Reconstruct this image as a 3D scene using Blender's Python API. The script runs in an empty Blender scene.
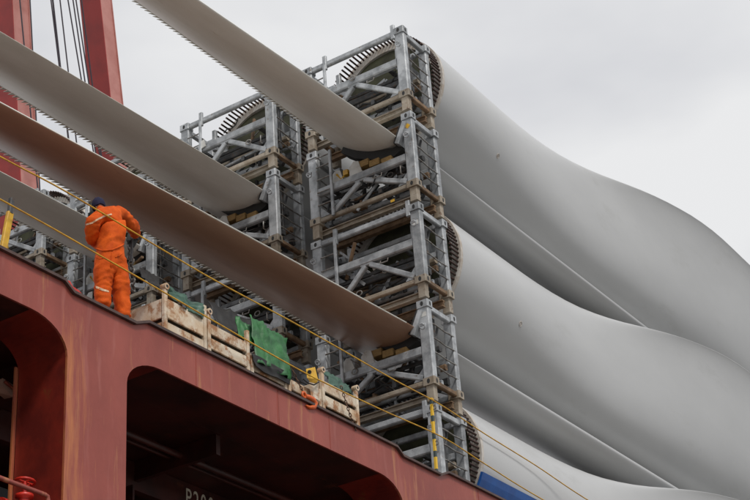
import bpy, bmesh, math, random
from mathutils import Vector, Matrix, noise
from mathutils.bvhtree import BVHTree
random.seed(7)
PI = math.pi
scene = bpy.context.scene

# ------------------------------------------------------------------ camera
YAW, PIT, ROL, FPX = math.radians(31.8965), math.radians(28.6988), math.radians(-4.26482), 1578.47
fw = Vector((math.cos(PIT)*math.cos(YAW), math.cos(PIT)*math.sin(YAW), math.sin(PIT)))
rt = fw.cross(Vector((0, 0, 1))).normalized(); up = rt.cross(fw)
cR = rt*math.cos(ROL) + up*math.sin(ROL); cU = -rt*math.sin(ROL) + up*math.cos(ROL)
cam_d = bpy.data.cameras.new('camera'); cam = bpy.data.objects.new('camera', cam_d)
scene.collection.objects.link(cam); scene.camera = cam
M3 = Matrix((cR, cU, -fw)).transposed()
cam.matrix_world = M3.to_4x4()
cam_d.sensor_width = 36; cam_d.lens = 36*FPX/750; cam_d.clip_end = 8000; cam_d.clip_start = 0.1

def at(px, py, Y):
    """world point on the vertical plane y=Y that was measured at a pixel of the 750x500 photograph"""
    d = fw + cR*((px-375)/FPX) - cU*((py-250)/FPX)
    return d*(Y/d.y)

# ------------------------------------------------------------------ sky and light
w = bpy.data.worlds.new('World'); scene.world = w; w.use_nodes = True
nt = w.node_tree; nt.nodes.clear()
SUN_EL, SUN_AZ = math.radians(52), math.radians(-118)      # azimuth of the sun measured from +X towards +Y
def N(t, **k):
    n = nt.nodes.new(t)
    for a, b in k.items(): setattr(n, a, b)
    return n
sky = N('ShaderNodeTexSky', sky_type='NISHITA', sun_disc=False)
sky.sun_elevation = SUN_EL; sky.sun_rotation = PI/2 - SUN_AZ
hs = N('ShaderNodeHueSaturation'); hs.inputs['Saturation'].default_value = 0.12
nt.links.new(sky.outputs[0], hs.inputs['Color'])
scl = N('ShaderNodeVectorMath', operation='SCALE'); scl.inputs['Scale'].default_value = 0.10
nt.links.new(hs.outputs[0], scl.inputs[0])
tc = N('ShaderNodeTexCoord')
mp = N('ShaderNodeMapping'); mp.inputs['Scale'].default_value = (1.3, 1.3, 3.0); mp.inputs['Location'].default_value = (0.4, 0.1, 0.2)
nt.links.new(tc.outputs['Generated'], mp.inputs[0])
nz = N('ShaderNodeTexNoise'); nz.inputs['Scale'].default_value = 2.6; nz.inputs['Detail'].default_value = 5; nz.inputs['Roughness'].default_value = 0.45
nt.links.new(mp.outputs[0], nz.inputs['Vector'])
cr = N('ShaderNodeValToRGB')
cr.color_ramp.elements[0].position = 0.36; cr.color_ramp.elements[0].color = (0.665, 0.675, 0.71, 1)
cr.color_ramp.elements[1].position = 0.60; cr.color_ramp.elements[1].color = (0.86, 0.865, 0.875, 1)
nt.links.new(nz.outputs[0], cr.inputs[0])
mx = N('ShaderNodeMix', data_type='RGBA'); mx.inputs[0].default_value = 0.93
nt.links.new(scl.outputs[0], mx.inputs[6]); nt.links.new(cr.outputs[0], mx.inputs[7])
bg = N('ShaderNodeBackground'); bg.inputs['Strength'].default_value = 1.0
nt.links.new(mx.outputs[2], bg.inputs[0])
wo = N('ShaderNodeOutputWorld'); nt.links.new(bg.outputs[0], wo.inputs[0])

sd = bpy.data.lights.new('sun', 'SUN'); sd.energy = 2.2; sd.angle = math.radians(12); sd.color = (1, 0.96, 0.9)
so = bpy.data.objects.new('sun', sd); scene.collection.objects.link(so)
sv = Vector((math.cos(SUN_EL)*math.cos(SUN_AZ), math.cos(SUN_EL)*math.sin(SUN_AZ), math.sin(SUN_EL)))
so.rotation_euler = sv.to_track_quat('Z', 'Y').to_euler()
so.location = (0, -20, 60)
scene.view_settings.view_transform = 'Standard'; scene.view_settings.look = 'None'
scene.view_settings.gamma = 1; scene.view_settings.exposure = 0.0

# ------------------------------------------------------------------ materials
def mat(name, col, rough=0.6, metal=0.0, col2=None, nscale=3.0, nstretch=(1, 1, 1), lo=0.4, hi=0.62,
        rust=None, rust_amt=0.6, rust_scale=6.0, rstretch=(1, 1, 1), bump=0.0, bscale=40.0, vary=0.0, spec=0.5, fine=0.06):
    m = bpy.data.materials.new(name); m.use_nodes = True
    t = m.node_tree; b = t.nodes['Principled BSDF']
    b.inputs['Roughness'].default_value = rough; b.inputs['Metallic'].default_value = metal
    b.inputs['Specular IOR Level'].default_value = spec
    g = t.nodes.new('ShaderNodeNewGeometry')
    def nse(scale, stretch, det=6, r=0.6):
        v = t.nodes.new('ShaderNodeVectorMath'); v.operation = 'MULTIPLY'; v.inputs[1].default_value = stretch
        t.links.new(g.outputs['Position'], v.inputs[0])
        n = t.nodes.new('ShaderNodeTexNoise'); n.inputs['Scale'].default_value = scale
        n.inputs['Detail'].default_value = det; n.inputs['Roughness'].default_value = r
        t.links.new(v.outputs[0], n.inputs['Vector']); return n.outputs[0]
    def ramp(src, a, c):
        r = t.nodes.new('ShaderNodeMapRange'); r.inputs['From Min'].default_value = a; r.inputs['From Max'].default_value = c
        t.links.new(src, r.inputs['Value']); return r.outputs[0]
    def mix(fac, A, B):
        x = t.nodes.new('ShaderNodeMix'); x.data_type = 'RGBA'
        if hasattr(fac, 'links'): t.links.new(fac, x.inputs[0])
        else: x.inputs[0].default_value = fac
        for v, i in ((A, 6), (B, 7)):
            if hasattr(v, 'links'): t.links.new(v, x.inputs[i])
            else: x.inputs[i].default_value = (*v, 1)
        return x.outputs[2]
    c2 = col2 or tuple(v*0.8 for v in col)
    out = mix(ramp(nse(nscale, nstretch), lo, hi), col, c2)
    if rust:
        out = mix(ramp(nse(rust_scale, rstretch, 8, 0.7), rust_amt, rust_amt+0.1), out, rust)
    if fine:
        f = ramp(nse(70, (1, 1, 1), 3, 0.6), 0.3, 0.7)
        mm = t.nodes.new('ShaderNodeMix'); mm.data_type = 'RGBA'; mm.blend_type = 'MULTIPLY'; mm.inputs[0].default_value = 1
        t.links.new(out, mm.inputs[6])
        mr = t.nodes.new('ShaderNodeMapRange'); mr.inputs['To Min'].default_value = 1-fine*2; t.links.new(f, mr.inputs['Value'])
        cb = t.nodes.new('ShaderNodeCombineColor')
        for i in range(3): t.links.new(mr.outputs[0], cb.inputs[i])
        t.links.new(cb.outputs[0], mm.inputs[7]); out = mm.outputs[2]
    if vary:
        oi = t.nodes.new('ShaderNodeObjectInfo')
        mr = t.nodes.new('ShaderNodeMapRange'); mr.inputs['To Min'].default_value = 1-vary; mr.inputs['To Max'].default_value = 1+vary*0.5
        t.links.new(oi.outputs['Random'], mr.inputs['Value'])
        cb = t.nodes.new('ShaderNodeCombineColor')
        for i in range(3): t.links.new(mr.outputs[0], cb.inputs[i])
        mm = t.nodes.new('ShaderNodeMix'); mm.data_type = 'RGBA'; mm.blend_type = 'MULTIPLY'; mm.inputs[0].default_value = 1
        t.links.new(out, mm.inputs[6]); t.links.new(cb.outputs[0], mm.inputs[7]); out = mm.outputs[2]
    t.links.new(out, b.inputs['Base Color'])
    if bump:
        bn = t.nodes.new('ShaderNodeBump'); bn.inputs['Strength'].default_value = bump; bn.inputs['Distance'].default_value = 0.02
        t.links.new(nse(bscale, (1, 1, 1), 4, 0.6), bn.inputs['Height']); t.links.new(bn.outputs[0], b.inputs['Normal'])
    m['b'] = 1
    return m
RUST = (0.20, 0.085, 0.03)
M = dict(
    tape=mat('pale_edge_tape', (0.74, 0.72, 0.66), 0.4, 0, (0.6, 0.58, 0.52), 6),  # pale colour imitates sky light caught on the leading edge
    blade_brown=mat('rust_dusted_blade_gelcoat', (0.37, 0.225, 0.15), 0.42, 0, (0.28, 0.155, 0.10), 1.3, (0.3, 1.6, 1), 0.35, 0.7, rust=(0.24, 0.13, 0.09), rust_amt=0.62, rust_scale=3, rstretch=(.5, 2, 1), fine=0.03),  # brown is the red deck's reflection put into the shell colour
    steel=mat('grey_frame_paint', (0.46, 0.48, 0.50), 0.42, 0.15, (0.25, 0.265, 0.28), 4, rust=(0.17, 0.12, 0.08), rust_amt=0.60, rust_scale=9, bump=0.15, vary=0.22),
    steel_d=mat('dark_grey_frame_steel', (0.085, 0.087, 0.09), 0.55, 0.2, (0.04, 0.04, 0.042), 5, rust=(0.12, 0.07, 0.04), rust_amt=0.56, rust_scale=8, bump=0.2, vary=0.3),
    tan=mat('weathered_tan_steel', (0.35, 0.305, 0.245), 0.6, 0, (0.24, 0.19, 0.135), 3.5, rust=(0.15, 0.085, 0.05), rust_amt=0.57, rust_scale=9, bump=0.2, vary=0.25),
    brown=mat('rusty_brown_steel', (0.25, 0.155, 0.085), 0.7, 0, (0.13, 0.075, 0.04), 6, rust=(0.32, 0.24, 0.15), rust_amt=0.6, rust_scale=10, bump=0.2, vary=0.3),
    rod=mat('rod_steel', (0.30, 0.30, 0.29), 0.5, 0.4, (0.15, 0.12, 0.1), 12, vary=0.2),
    blade=mat('grey_blade_gelcoat', (0.475, 0.482, 0.487), 0.33, 0, (0.435, 0.442, 0.447), 0.9, (0.35, 1, 1), 0.35, 0.7, rust=(0.425, 0.43, 0.43), rust_amt=0.58, rust_scale=1.1, rstretch=(.35, 1.2, 1.2), fine=0.025, bump=0.012, bscale=2.5),
    blade_tip=mat('dusty_blade_gelcoat', (0.80, 0.79, 0.75), 0.4, 0, (0.68, 0.66, 0.61), 1.3, (0.3, 1.6, 1), 0.35, 0.7, rust=(0.56, 0.53, 0.47), rust_amt=0.66, rust_scale=3, rstretch=(.5, 2, 1), fine=0.03),
    ring=mat('root_ring_laminate', (0.55, 0.52, 0.48), 0.6, 0, (0.42, 0.36, 0.30), 6),
    olive=mat('olive_root_cover', (0.060, 0.062, 0.028), 0.8, 0, (0.035, 0.034, 0.018), 3, bump=0.4, bscale=6),
    stud=mat('dark_stud_bolts', (0.045, 0.035, 0.032), 0.5, 0.5, (0.10, 0.05, 0.04), 20),
    serr=mat('pale_serration_plastic', (0.50, 0.48, 0.43), 0.5, 0, (0.36, 0.33, 0.28), 8),
    hull=mat('red_hull_paint', (0.315, 0.066, 0.046), 0.48, 0, (0.215, 0.038, 0.026), 1.1, (1, 1, .5), 0.33, 0.68, rust=(0.37, 0.13, 0.06), rust_amt=0.575, rust_scale=2.4, rstretch=(2.6, 1, .22), bump=0.5, bscale=1.6, fine=0.035),
    hull_in=mat('dark_red_inner_steel', (0.060, 0.011, 0.007), 0.5, 0, (0.025, 0.006, 0.004), 1.5, rust=(0.12, 0.035, 0.015), rust_amt=0.62, rust_scale=2, bump=0.2, bscale=5),  # darkened so the colour carries the shade inside the hull openings
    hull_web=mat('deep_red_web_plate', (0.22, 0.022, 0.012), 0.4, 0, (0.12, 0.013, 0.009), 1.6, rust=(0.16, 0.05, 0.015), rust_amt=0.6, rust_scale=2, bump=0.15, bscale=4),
    lip=mat('dark_edge_bar', (0.045, 0.025, 0.022), 0.55, 0, (0.09, 0.045, 0.035), 5, bump=0.2),
    deck=mat('grey_brown_deck_paint', (0.15, 0.115, 0.095), 0.7, 0, (0.10, 0.075, 0.06), 1.5, rust=RUST, rust_amt=0.58, rust_scale=3),
    crane_red=mat('crane_red_paint', (0.36, 0.020, 0.014), 0.45, 0, (0.28, 0.016, 0.012), 1.4, rust=(0.2, 0.05, 0.03), rust_amt=0.66, rust_scale=4),
    crane_pink=mat('crane_faded_red_paint', (0.50, 0.215, 0.185), 0.5, 0, (0.42, 0.155, 0.13), 1.4, rust=(0.3, 0.1, 0.07), rust_amt=0.66, rust_scale=4, rstretch=(2, 2, .4)),  # paler copy of the crane red; paints light onto the front plates
    wire=mat('dark_wire_rope', (0.022, 0.016, 0.028), 0.6, 0, (0.03, 0.02, 0.03), 5),
    rope=mat('yellow_safety_rope', (0.75, 0.42, 0.02), 0.6, 0, (0.52, 0.26, 0.02), 9, fine=0.15),
    bin=mat('cream_rusty_bin_paint', (0.70, 0.62, 0.50), 0.6, 0, (0.58, 0.42, 0.27), 3, rust=(0.36, 0.17, 0.07), rust_amt=0.49, rust_scale=4.5, rstretch=(.8, 1, .8), bump=0.15, vary=0.12),
    bin_in=mat('bin_inside_dirt', (0.07, 0.05, 0.03), 0.8),  # plain dark brown for the floor and fill inside the bins
    tarp=mat('bright_green_tarp', (0.030, 0.165, 0.045), 0.5, 0, (0.018, 0.105, 0.033), 4, rust=(0.075, 0.21, 0.07), rust_amt=0.6, rust_scale=8, bump=0.5, bscale=14),
    tarp_d=mat('dull_green_tarp', (0.05, 0.12, 0.085), 0.5, 0, (0.03, 0.075, 0.055), 5, bump=0.2, bscale=14),
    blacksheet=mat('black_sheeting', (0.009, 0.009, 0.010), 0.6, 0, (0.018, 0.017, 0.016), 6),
    orange=mat('orange_coverall_cloth', (0.74, 0.115, 0.008), 0.8, 0, (0.50, 0.065, 0.006), 5, lo=.35, hi=.7, rust=(0.33, 0.055, 0.010), rust_amt=0.61, rust_scale=7, bump=0.25, bscale=30, spec=0.2),
    navy=mat('navy_cloth', (0.018, 0.020, 0.05), 0.85, 0, (0.03, 0.028, 0.06), 12, spec=0.2),
    skin=mat('skin', (0.45, 0.24, 0.16), 0.55),
    glove=mat('dark_work_glove', (0.025, 0.024, 0.026), 0.8),
    boot=mat('black_boot_leather', (0.02, 0.018, 0.016), 0.5),
    yellow=mat('yellow_paint', (0.68, 0.40, 0.02), 0.5, 0, (0.52, 0.28, 0.02), 8, rust=(0.2, 0.1, 0.03), rust_amt=0.63, rust_scale=12),
    orangep=mat('orange_hook_paint', (0.75, 0.13, 0.015), 0.45, 0, (0.55, 0.09, 0.01), 9),
    chain=mat('rusty_chain', (0.085, 0.045, 0.03), 0.6, 0.3, (0.15, 0.075, 0.04), 15),
    rubber=mat('black_rubber', (0.02, 0.02, 0.02), 0.7),
    wood=mat('yellowish_timber_pad', (0.36, 0.23, 0.08), 0.75, 0, (0.25, 0.15, 0.055), 12, (1, 1, 4), bump=0.3),
    white=mat('white_painted_plate', (0.62, 0.62, 0.60), 0.5, 0, (0.5, 0.49, 0.46), 6, rust=(0.28, 0.2, 0.12), rust_amt=0.6),
    blue=mat('blue_sheet', (0.010, 0.10, 0.38), 0.4, 0, (0.009, 0.075, 0.30), 3, bump=0.1, bscale=8),
    red=mat('bright_red_valve_paint', (0.62, 0.03, 0.015), 0.4, 0, (0.45, 0.02, 0.012), 9),
    text=mat('pale_stencil_paint', (0.75, 0.72, 0.60), 0.6),
    quay=mat('quay_asphalt', (0.24, 0.232, 0.215), 0.85, 0, (0.18, 0.175, 0.165), 0.6, bump=0.2),
    water=mat('harbour_water', (0.02, 0.035, 0.035), 0.12, 0, (0.025, 0.04, 0.04), 0.5, bump=0.5, bscale=1.2),
)
def hull_rust(m):
    t = m.node_tree; b = t.nodes['Principled BSDF']; src = b.inputs['Base Color'].links[0].from_socket
    def n(tp, op=None, **k):
        x = t.nodes.new(tp)
        if op: x.operation = op
        return x
    def math_(op, a, c=None, d=None):
        x = n('ShaderNodeMath', op)
        for i, v in enumerate((a, c, d)):
            if v is None: continue
            if hasattr(v, 'links'): t.links.new(v, x.inputs[i])
            else: x.inputs[i].default_value = v
        return x.outputs[0]
    g = n('ShaderNodeNewGeometry'); sp = n('ShaderNodeSeparateXYZ'); t.links.new(g.outputs['Position'], sp.inputs[0])
    X, Z = sp.outputs[0], sp.outputs[2]
    wv = n('ShaderNodeTexNoise'); wv.inputs['Scale'].default_value = 1.0; wv.inputs['Detail'].default_value = 3
    vm = n('ShaderNodeVectorMath', 'MULTIPLY'); vm.inputs[1].default_value = (1, 1, .8); t.links.new(g.outputs['Position'], vm.inputs[0]); t.links.new(vm.outputs[0], wv.inputs['Vector'])
    xx = math_('ADD', X, math_('MULTIPLY', wv.outputs[0], 0.22))
    st = n('ShaderNodeTexNoise'); st.inputs['Scale'].default_value = 1.0; st.inputs['Detail'].default_value = 5; st.inputs['Roughness'].default_value = .65
    cb = n('ShaderNodeCombineXYZ'); t.links.new(math_('MULTIPLY', xx, 11.0), cb.inputs[0]); t.links.new(math_('MULTIPLY', Z, 0.9), cb.inputs[2]); t.links.new(cb.outputs[0], st.inputs['Vector'])
    u = math_('FRACT', math_('DIVIDE', math_('SUBTRACT', xx, 14.22), 8.45))
    w1 = n('ShaderNodeMapRange'); w1.inputs['From Min'].default_value = 0.095; w1.inputs['From Max'].default_value = 0.012; t.links.new(u, w1.inputs['Value'])
    w2 = n('ShaderNodeMapRange'); w2.inputs['From Min'].default_value = 10.35; w2.inputs['From Max'].default_value = 9.5; t.links.new(Z, w2.inputs['Value'])
    wt = math_('MULTIPLY', w1.outputs[0], w2.outputs[0])
    f = n('ShaderNodeMapRange'); f.inputs['From Min'].default_value = 0.66; f.inputs['From Max'].default_value = 0.98
    t.links.new(math_('ADD', st.outputs[0], math_('MULTIPLY', wt, 0.36)), f.inputs['Value'])
    mx_ = t.nodes.new('ShaderNodeMix'); mx_.data_type = 'RGBA'; t.links.new(f.outputs[0], mx_.inputs[0]); t.links.new(src, mx_.inputs[6]); mx_.inputs[7].default_value = (0.45, 0.15, 0.05, 1)
    # pale chalky runs
    f2 = n('ShaderNodeMapRange'); f2.inputs['From Min'].default_value = 0.58; f2.inputs['From Max'].default_value = 0.85; f2.inputs['To Max'].default_value = .55
    s2 = n('ShaderNodeTexNoise'); s2.inputs['Scale'].default_value = 1.0; s2.inputs['Detail'].default_value = 4
    cb2 = n('ShaderNodeCombineXYZ'); t.links.new(math_('MULTIPLY', xx, 6.0), cb2.inputs[0]); t.links.new(math_('MULTIPLY', Z, 0.6), cb2.inputs[2]); cb2.inputs[1].default_value = 7; t.links.new(cb2.outputs[0], s2.inputs['Vector'])
    t.links.new(s2.outputs[0], f2.inputs['Value'])
    m2 = t.nodes.new('ShaderNodeMix'); m2.data_type = 'RGBA'; t.links.new(f2.outputs[0], m2.inputs[0]); t.links.new(mx_.outputs[2], m2.inputs[6]); m2.inputs[7].default_value = (0.45, 0.17, 0.145, 1)
    t.links.new(m2.outputs[2], b.inputs['Base Color'])
hull_rust(M['hull'])
def hazard_material():
    m = bpy.data.materials.new('black_yellow_hazard_bands'); m.use_nodes = True; t = m.node_tree; b = t.nodes['Principled BSDF']
    g = t.nodes.new('ShaderNodeNewGeometry'); s = t.nodes.new('ShaderNodeSeparateXYZ'); t.links.new(g.outputs['Position'], s.inputs[0])
    q = t.nodes.new('ShaderNodeMath'); q.operation = 'MULTIPLY'; q.inputs[1].default_value = 1/0.36; t.links.new(s.outputs[2], q.inputs[0])
    fr = t.nodes.new('ShaderNodeMath'); fr.operation = 'FRACT'; t.links.new(q.outputs[0], fr.inputs[0])
    gt = t.nodes.new('ShaderNodeMath'); gt.operation = 'GREATER_THAN'; gt.inputs[1].default_value = 0.66; t.links.new(fr.outputs[0], gt.inputs[0])
    x = t.nodes.new('ShaderNodeMix'); x.data_type = 'RGBA'; t.links.new(gt.outputs[0], x.inputs[0])
    x.inputs[6].default_value = (0.70, 0.43, 0.02, 1); x.inputs[7].default_value = (0.03, 0.05, 0.05, 1)
    t.links.new(x.outputs[2], b.inputs['Base Color']); b.inputs['Roughness'].default_value = 0.55
    return m
M['hazard'] = hazard_material()

# ------------------------------------------------------------------ mesh helpers
class MB:
    def __init__(s): s.v = []; s.f = []; s.sm = []
    def add(s, vs, fs, smooth=False):
        o = len(s.v); s.v += [tuple(v) for v in vs]; s.f += [tuple(i+o for i in f) for f in fs]; s.sm += [smooth]*len(fs); return s
    def box(s, x0, x1, y0, y1, z0, z1):
        vs = [(x, y, z) for z in (z0, z1) for y in (y0, y1) for x in (x0, x1)]
        return s.add(vs, [(0, 2, 3, 1), (4, 5, 7, 6), (0, 1, 5, 4), (2, 6, 7, 3), (0, 4, 6, 2), (1, 3, 7, 5)])
    def bar(s, a, b, w, h, upv=(0, 0, 1), ch=0.18):
        """chamfered rectangular section from a to b: w across, h along upv"""
        a = Vector(a); b = Vector(b); d = (b-a).normalized(); u = Vector(upv)
        if abs(d.dot(u)) > 0.98: u = Vector((1, 0, 0))
        r = d.cross(u).normalized(); u = r.cross(d).normalized()
        c = min(w, h)*ch; W = w/2; H = h/2
        sec = [(-W, -H+c), (-W, H-c), (-W+c, H), (W-c, H), (W, H-c), (W, -H+c), (W-c, -H), (-W+c, -H)]
        vs = [p + r*x + u*y for p in (a, b) for x, y in sec]
        fs = [(i, (i+1) % 8, 8+(i+1) % 8, 8+i) for i in range(8)] + [tuple(range(7, -1, -1)), tuple(range(8, 16))]
        return s.add(vs, fs)
    def tube(s, pts, r, n=8, caps=True):
        pts = [Vector(p) for p in pts]; rr = r if isinstance(r, (list, tuple)) else [r]*len(pts)
        vs = []; pu = None
        for i, p in enumerate(pts):
            d = (pts[min(i+1, len(pts)-1)] - pts[max(i-1, 0)]).normalized()
            if pu is None: pu = d.orthogonal().normalized()
            pu = (pu - d*pu.dot(d)).normalized(); q = d.cross(pu)
            vs += [p + (pu*math.cos(2*PI*k/n) + q*math.sin(2*PI*k/n))*rr[i] for k in range(n)]
        fs = [(i*n+k, i*n+(k+1) % n, (i+1)*n+(k+1) % n, (i+1)*n+k) for i in range(len(pts)-1) for k in range(n)]
        s.add(vs, fs, True)
        if caps: s.add(vs[:n], [tuple(range(n-1, -1, -1))]); s.add(vs[-n:], [tuple(range(n))])
        return s
    def loft(s, rings, smooth=True, caps=True):
        n = len(rings[0]); vs = [p for r in rings for p in r]
        fs = [(i*n+k, i*n+(k+1) % n, (i+1)*n+(k+1) % n, (i+1)*n+k) for i in range(len(rings)-1) for k in range(n)]
        s.add(vs, fs, smooth)
        if caps: s.add(rings[0], [tuple(range(n-1, -1, -1))]); s.add(rings[-1], [tuple(range(n))])
        return s
    def prism_y(s, poly, y0, y1):
        n = len(poly); vs = [(x, y0, z) for x, z in poly] + [(x, y1, z) for x, z in poly]
        fs = [tuple(range(n)), tuple(range(2*n-1, n-1, -1))] + [(i, n+i, n+(i+1) % n, (i+1) % n) for i in range(n)]
        return s.add(vs, fs)
    def prism_x(s, poly, x0, x1):
        n = len(poly); vs = [(x0, y, z) for y, z in poly] + [(x1, y, z) for y, z in poly]
        fs = [tuple(range(n-1, -1, -1)), tuple(range(n, 2*n))] + [(i, (i+1) % n, n+(i+1) % n, n+i) for i in range(n)]
        return s.add(vs, fs)
    def torus(s, c, R, r, ax=(0, 0, 1), n=14, m=6, stretch=(1, 1), u=None):
        ax = Vector(ax).normalized(); u = (Vector(u) if u else ax.orthogonal()).normalized(); v = ax.cross(u); c = Vector(c); vs = []
        for i in range(n):
            a = 2*PI*i/n; d = u*math.cos(a)*stretch[0] + v*math.sin(a)*stretch[1]; dn = (u*math.cos(a)+v*math.sin(a))
            for k in range(m):
                b = 2*PI*k/m; vs.append(c + d*R + dn*r*math.cos(b) + ax*r*math.sin(b))
        fs = [(i*m+k, ((i+1) % n)*m+k, ((i+1) % n)*m+(k+1) % m, i*m+(k+1) % m) for i in range(n) for k in range(m)]
        return s.add(vs, fs, True)
    def mesh(s, name, m=None):
        me = bpy.data.meshes.new(name); me.from_pydata(s.v, [], s.f)
        me.polygons.foreach_set('use_smooth', s.sm)
        bm = bmesh.new(); bm.from_mesh(me); bmesh.ops.recalc_face_normals(bm, faces=bm.faces); bm.to_mesh(me); bm.free()
        if m: me.materials.append(M[m])
        me.update(); return me
COL = scene.collection
def link(o, parent=None):
    COL.objects.link(o)
    if parent: o.parent = parent
    return o
def obj(name, data, m=None, parent=None, loc=None, rot=None, label=None, kind=None):
    if isinstance(data, MB): data = data.mesh(name, m)
    o = bpy.data.objects.new(name, data); link(o, parent)
    if loc is not None: o.location = loc
    if rot is not None: o.rotation_euler = rot
    if label: o['label'] = label
    if kind: o['kind'] = kind
    return o
def thing(name, label, cat, loc=(0, 0, 0), group=None, rot=None):
    o = bpy.data.objects.new(name, None); o.empty_display_size = 0.2; link(o); o.location = loc
    if rot: o.rotation_euler = rot
    return tag(o, label, cat, group)
def tag(o, label, cat, group=None):
    o['label'] = label; o['category'] = cat
    if group: o['group'] = group
    return o
def struct(name, data, m):
    o = obj(name, data, m); o['kind'] = 'structure'; return o
def kids(o): return [c for c in ALLKIDS.get(o.name, [])]
def copy_tree(root, parent=None):
    c = root.copy(); COL.objects.link(c)
    if parent: c.parent = parent
    for ch in root.children: copy_tree(ch, c)
    return c

# ================================================================== SETTING
struct('quay', MB().box(-500, 600, -600, 11.4, -3.4, -1.6), 'quay')
struct('water', MB().box(-4000, 4000, -2500, 6000, -12, -4.0), 'water')

# ------------------------------------------------------------------ ship
YH = 13.9
ship = thing('cargo_ship', 'faded red steel ship side with rounded openings below the deck', 'ship', (0, YH, 0))
def S(name, mb, m, **k):
    o = obj(name, mb, m, **k); o.parent = ship; o.location = (0, -YH, 0); return o
BAY = 8.45; PX0, PX1 = 14.22, 15.42
def arc(cx, cz, rx, rz, a0, a1, n=8):
    return [(cx+rx*math.cos(math.radians(a0+(a1-a0)*i/n)), cz+rz*math.sin(math.radians(a0+(a1-a0)*i/n))) for i in range(n+1)]
for k in range(-4, 8):
    o = BAY*k; x0, x1 = PX0+o, PX1+o; g = 0.004
    L, R_ = (PX0+PX1)/2+o-BAY/2, (PX0+PX1)/2+o+BAY/2
    zt = 10.43; zb = 9.80; zd = zt-0.12; low = 4.2
    poly = [(L+g, zb), ] + arc(x0-0.72, zb-0.46, 0.72, 0.46, 90, 0) + [(x0, low)] + [(x1, low)] + arc(x1+0.72, zb-0.46, 0.72, 0.46, 180, 90) + [(R_-g, zb)]
    top = [(R_-g, zt), (x1+0.42, zt), (x1+0.14, zd), (x0+0.05, zd), (x0-0.14, zt), (L+g, zt)]
    S('side_frame', MB().prism_y(poly+top, YH, YH+0.035), 'hull')
    # depth of the frame: beam soffit + pillar webs
    for cur in ([(x0-0.70, zb)]+arc(x0-0.72, zb-0.46, 0.72, 0.46, 88, 0, 10)+[(x0, low)], [(x1, low)]+arc(x1+0.72, zb-0.46, 0.72, 0.46, 180, 92, 10)+[(x1+0.70, zb)]):
        sg = 1 if cur[0][1] > cur[-1][1] else -1
        mb = MB()
        mb.loft([[Vector((x, YH+.036, z)), Vector((x, YH+.92, z)), Vector((x+.03*sg*(1 if z < zb-.2 else .3), YH+.92, z+.012)), Vector((x+.03*sg*(1 if z < zb-.2 else .3), YH+.036, z+.012))] for x, z in cur], False)
        S('pillar_web', mb, 'hull_web')
    S('web_flange', MB().box(x0-0.055, x0+0.0, YH+0.93, YH+0.96, low, zb-0.35), 'hull')
    # dark edge bar following the rim
    e = [(R_, zt), (x1+0.42, zt), (x1+0.14, zd), (x0+0.05, zd), (x0-0.14, zt), (L, zt)][::-1]
    mb = MB(); n = len(e)
    pts = [(x, z+0.002) for x, z in e] + [(x, z+0.045) for x, z in e[::-1]]
    mb.prism_y(pts, YH-0.055, YH+0.10); S('edge_bar', mb, 'lip')
    # welds between plates
    for xx in (x0-2.2, x1+1.55, x1+3.6):
        S('weld_seam', MB().tube([(xx, YH-0.001, zb+0.02), (xx, YH-0.001, zt-0.02)], 0.008, 6), 'hull')
    # inner transverse girder and knee
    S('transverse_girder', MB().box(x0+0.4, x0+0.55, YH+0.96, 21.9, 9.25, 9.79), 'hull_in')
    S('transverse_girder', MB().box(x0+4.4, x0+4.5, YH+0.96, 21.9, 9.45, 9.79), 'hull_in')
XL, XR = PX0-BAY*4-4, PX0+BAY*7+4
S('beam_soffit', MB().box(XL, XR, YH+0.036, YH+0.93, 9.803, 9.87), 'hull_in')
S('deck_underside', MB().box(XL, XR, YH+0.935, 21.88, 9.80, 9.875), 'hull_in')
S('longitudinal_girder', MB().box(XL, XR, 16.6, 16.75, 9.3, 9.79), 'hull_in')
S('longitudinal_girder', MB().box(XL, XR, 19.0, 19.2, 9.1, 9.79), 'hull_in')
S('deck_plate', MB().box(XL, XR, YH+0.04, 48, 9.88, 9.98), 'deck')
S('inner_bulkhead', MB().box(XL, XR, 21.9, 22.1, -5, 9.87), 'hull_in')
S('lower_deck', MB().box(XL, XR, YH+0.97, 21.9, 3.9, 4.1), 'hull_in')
S('hull_plating', MB().box(XL, XR, YH, YH+0.9, -5, 4.199), 'hull')
S('coaming_top', MB().box(XL, 22.75, YH+0.11, 15.3, 10.0, 10.40), 'hull')
S('frame_foundation', MB().box(24.2, 25.6, YH+0.11, 17.0, 9.981, 10.05), 'deck')
S('far_side', MB().box(XL, XR, 48, 48.3, -5, 10.9), 'hull')
for x_ in (16.9, 17.5, 22.0):
    S('hanging_cable', MB().tube([(x_+.5*math.sin(t*PI/8), 16.2+.02*t, 9.75-.75*math.sin(t*PI/8)) for t in range(9)], .02, 6), 'hull')
S('ceiling_pipe', MB().tube([(XL, 15.6, 9.62), (XR, 15.6, 9.62)], 0.055, 10), 'hull_in')
S('ceiling_pipe', MB().tube([(XL, 15.85, 9.66), (XR, 15.85, 9.66)], 0.035, 8), 'hull_in')
for k in range(-8, 16): S('stiffener', MB().box(PX0+k*2.1, PX0+k*2.1+.04, 16.45, 16.599, 7.1, 9.3), 'hull_in')
S('hold_pipe', MB().tube([(XL, 18.2, 9.0), (XR, 18.2, 9.0)], 0.07, 10), 'hull_in')
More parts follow.
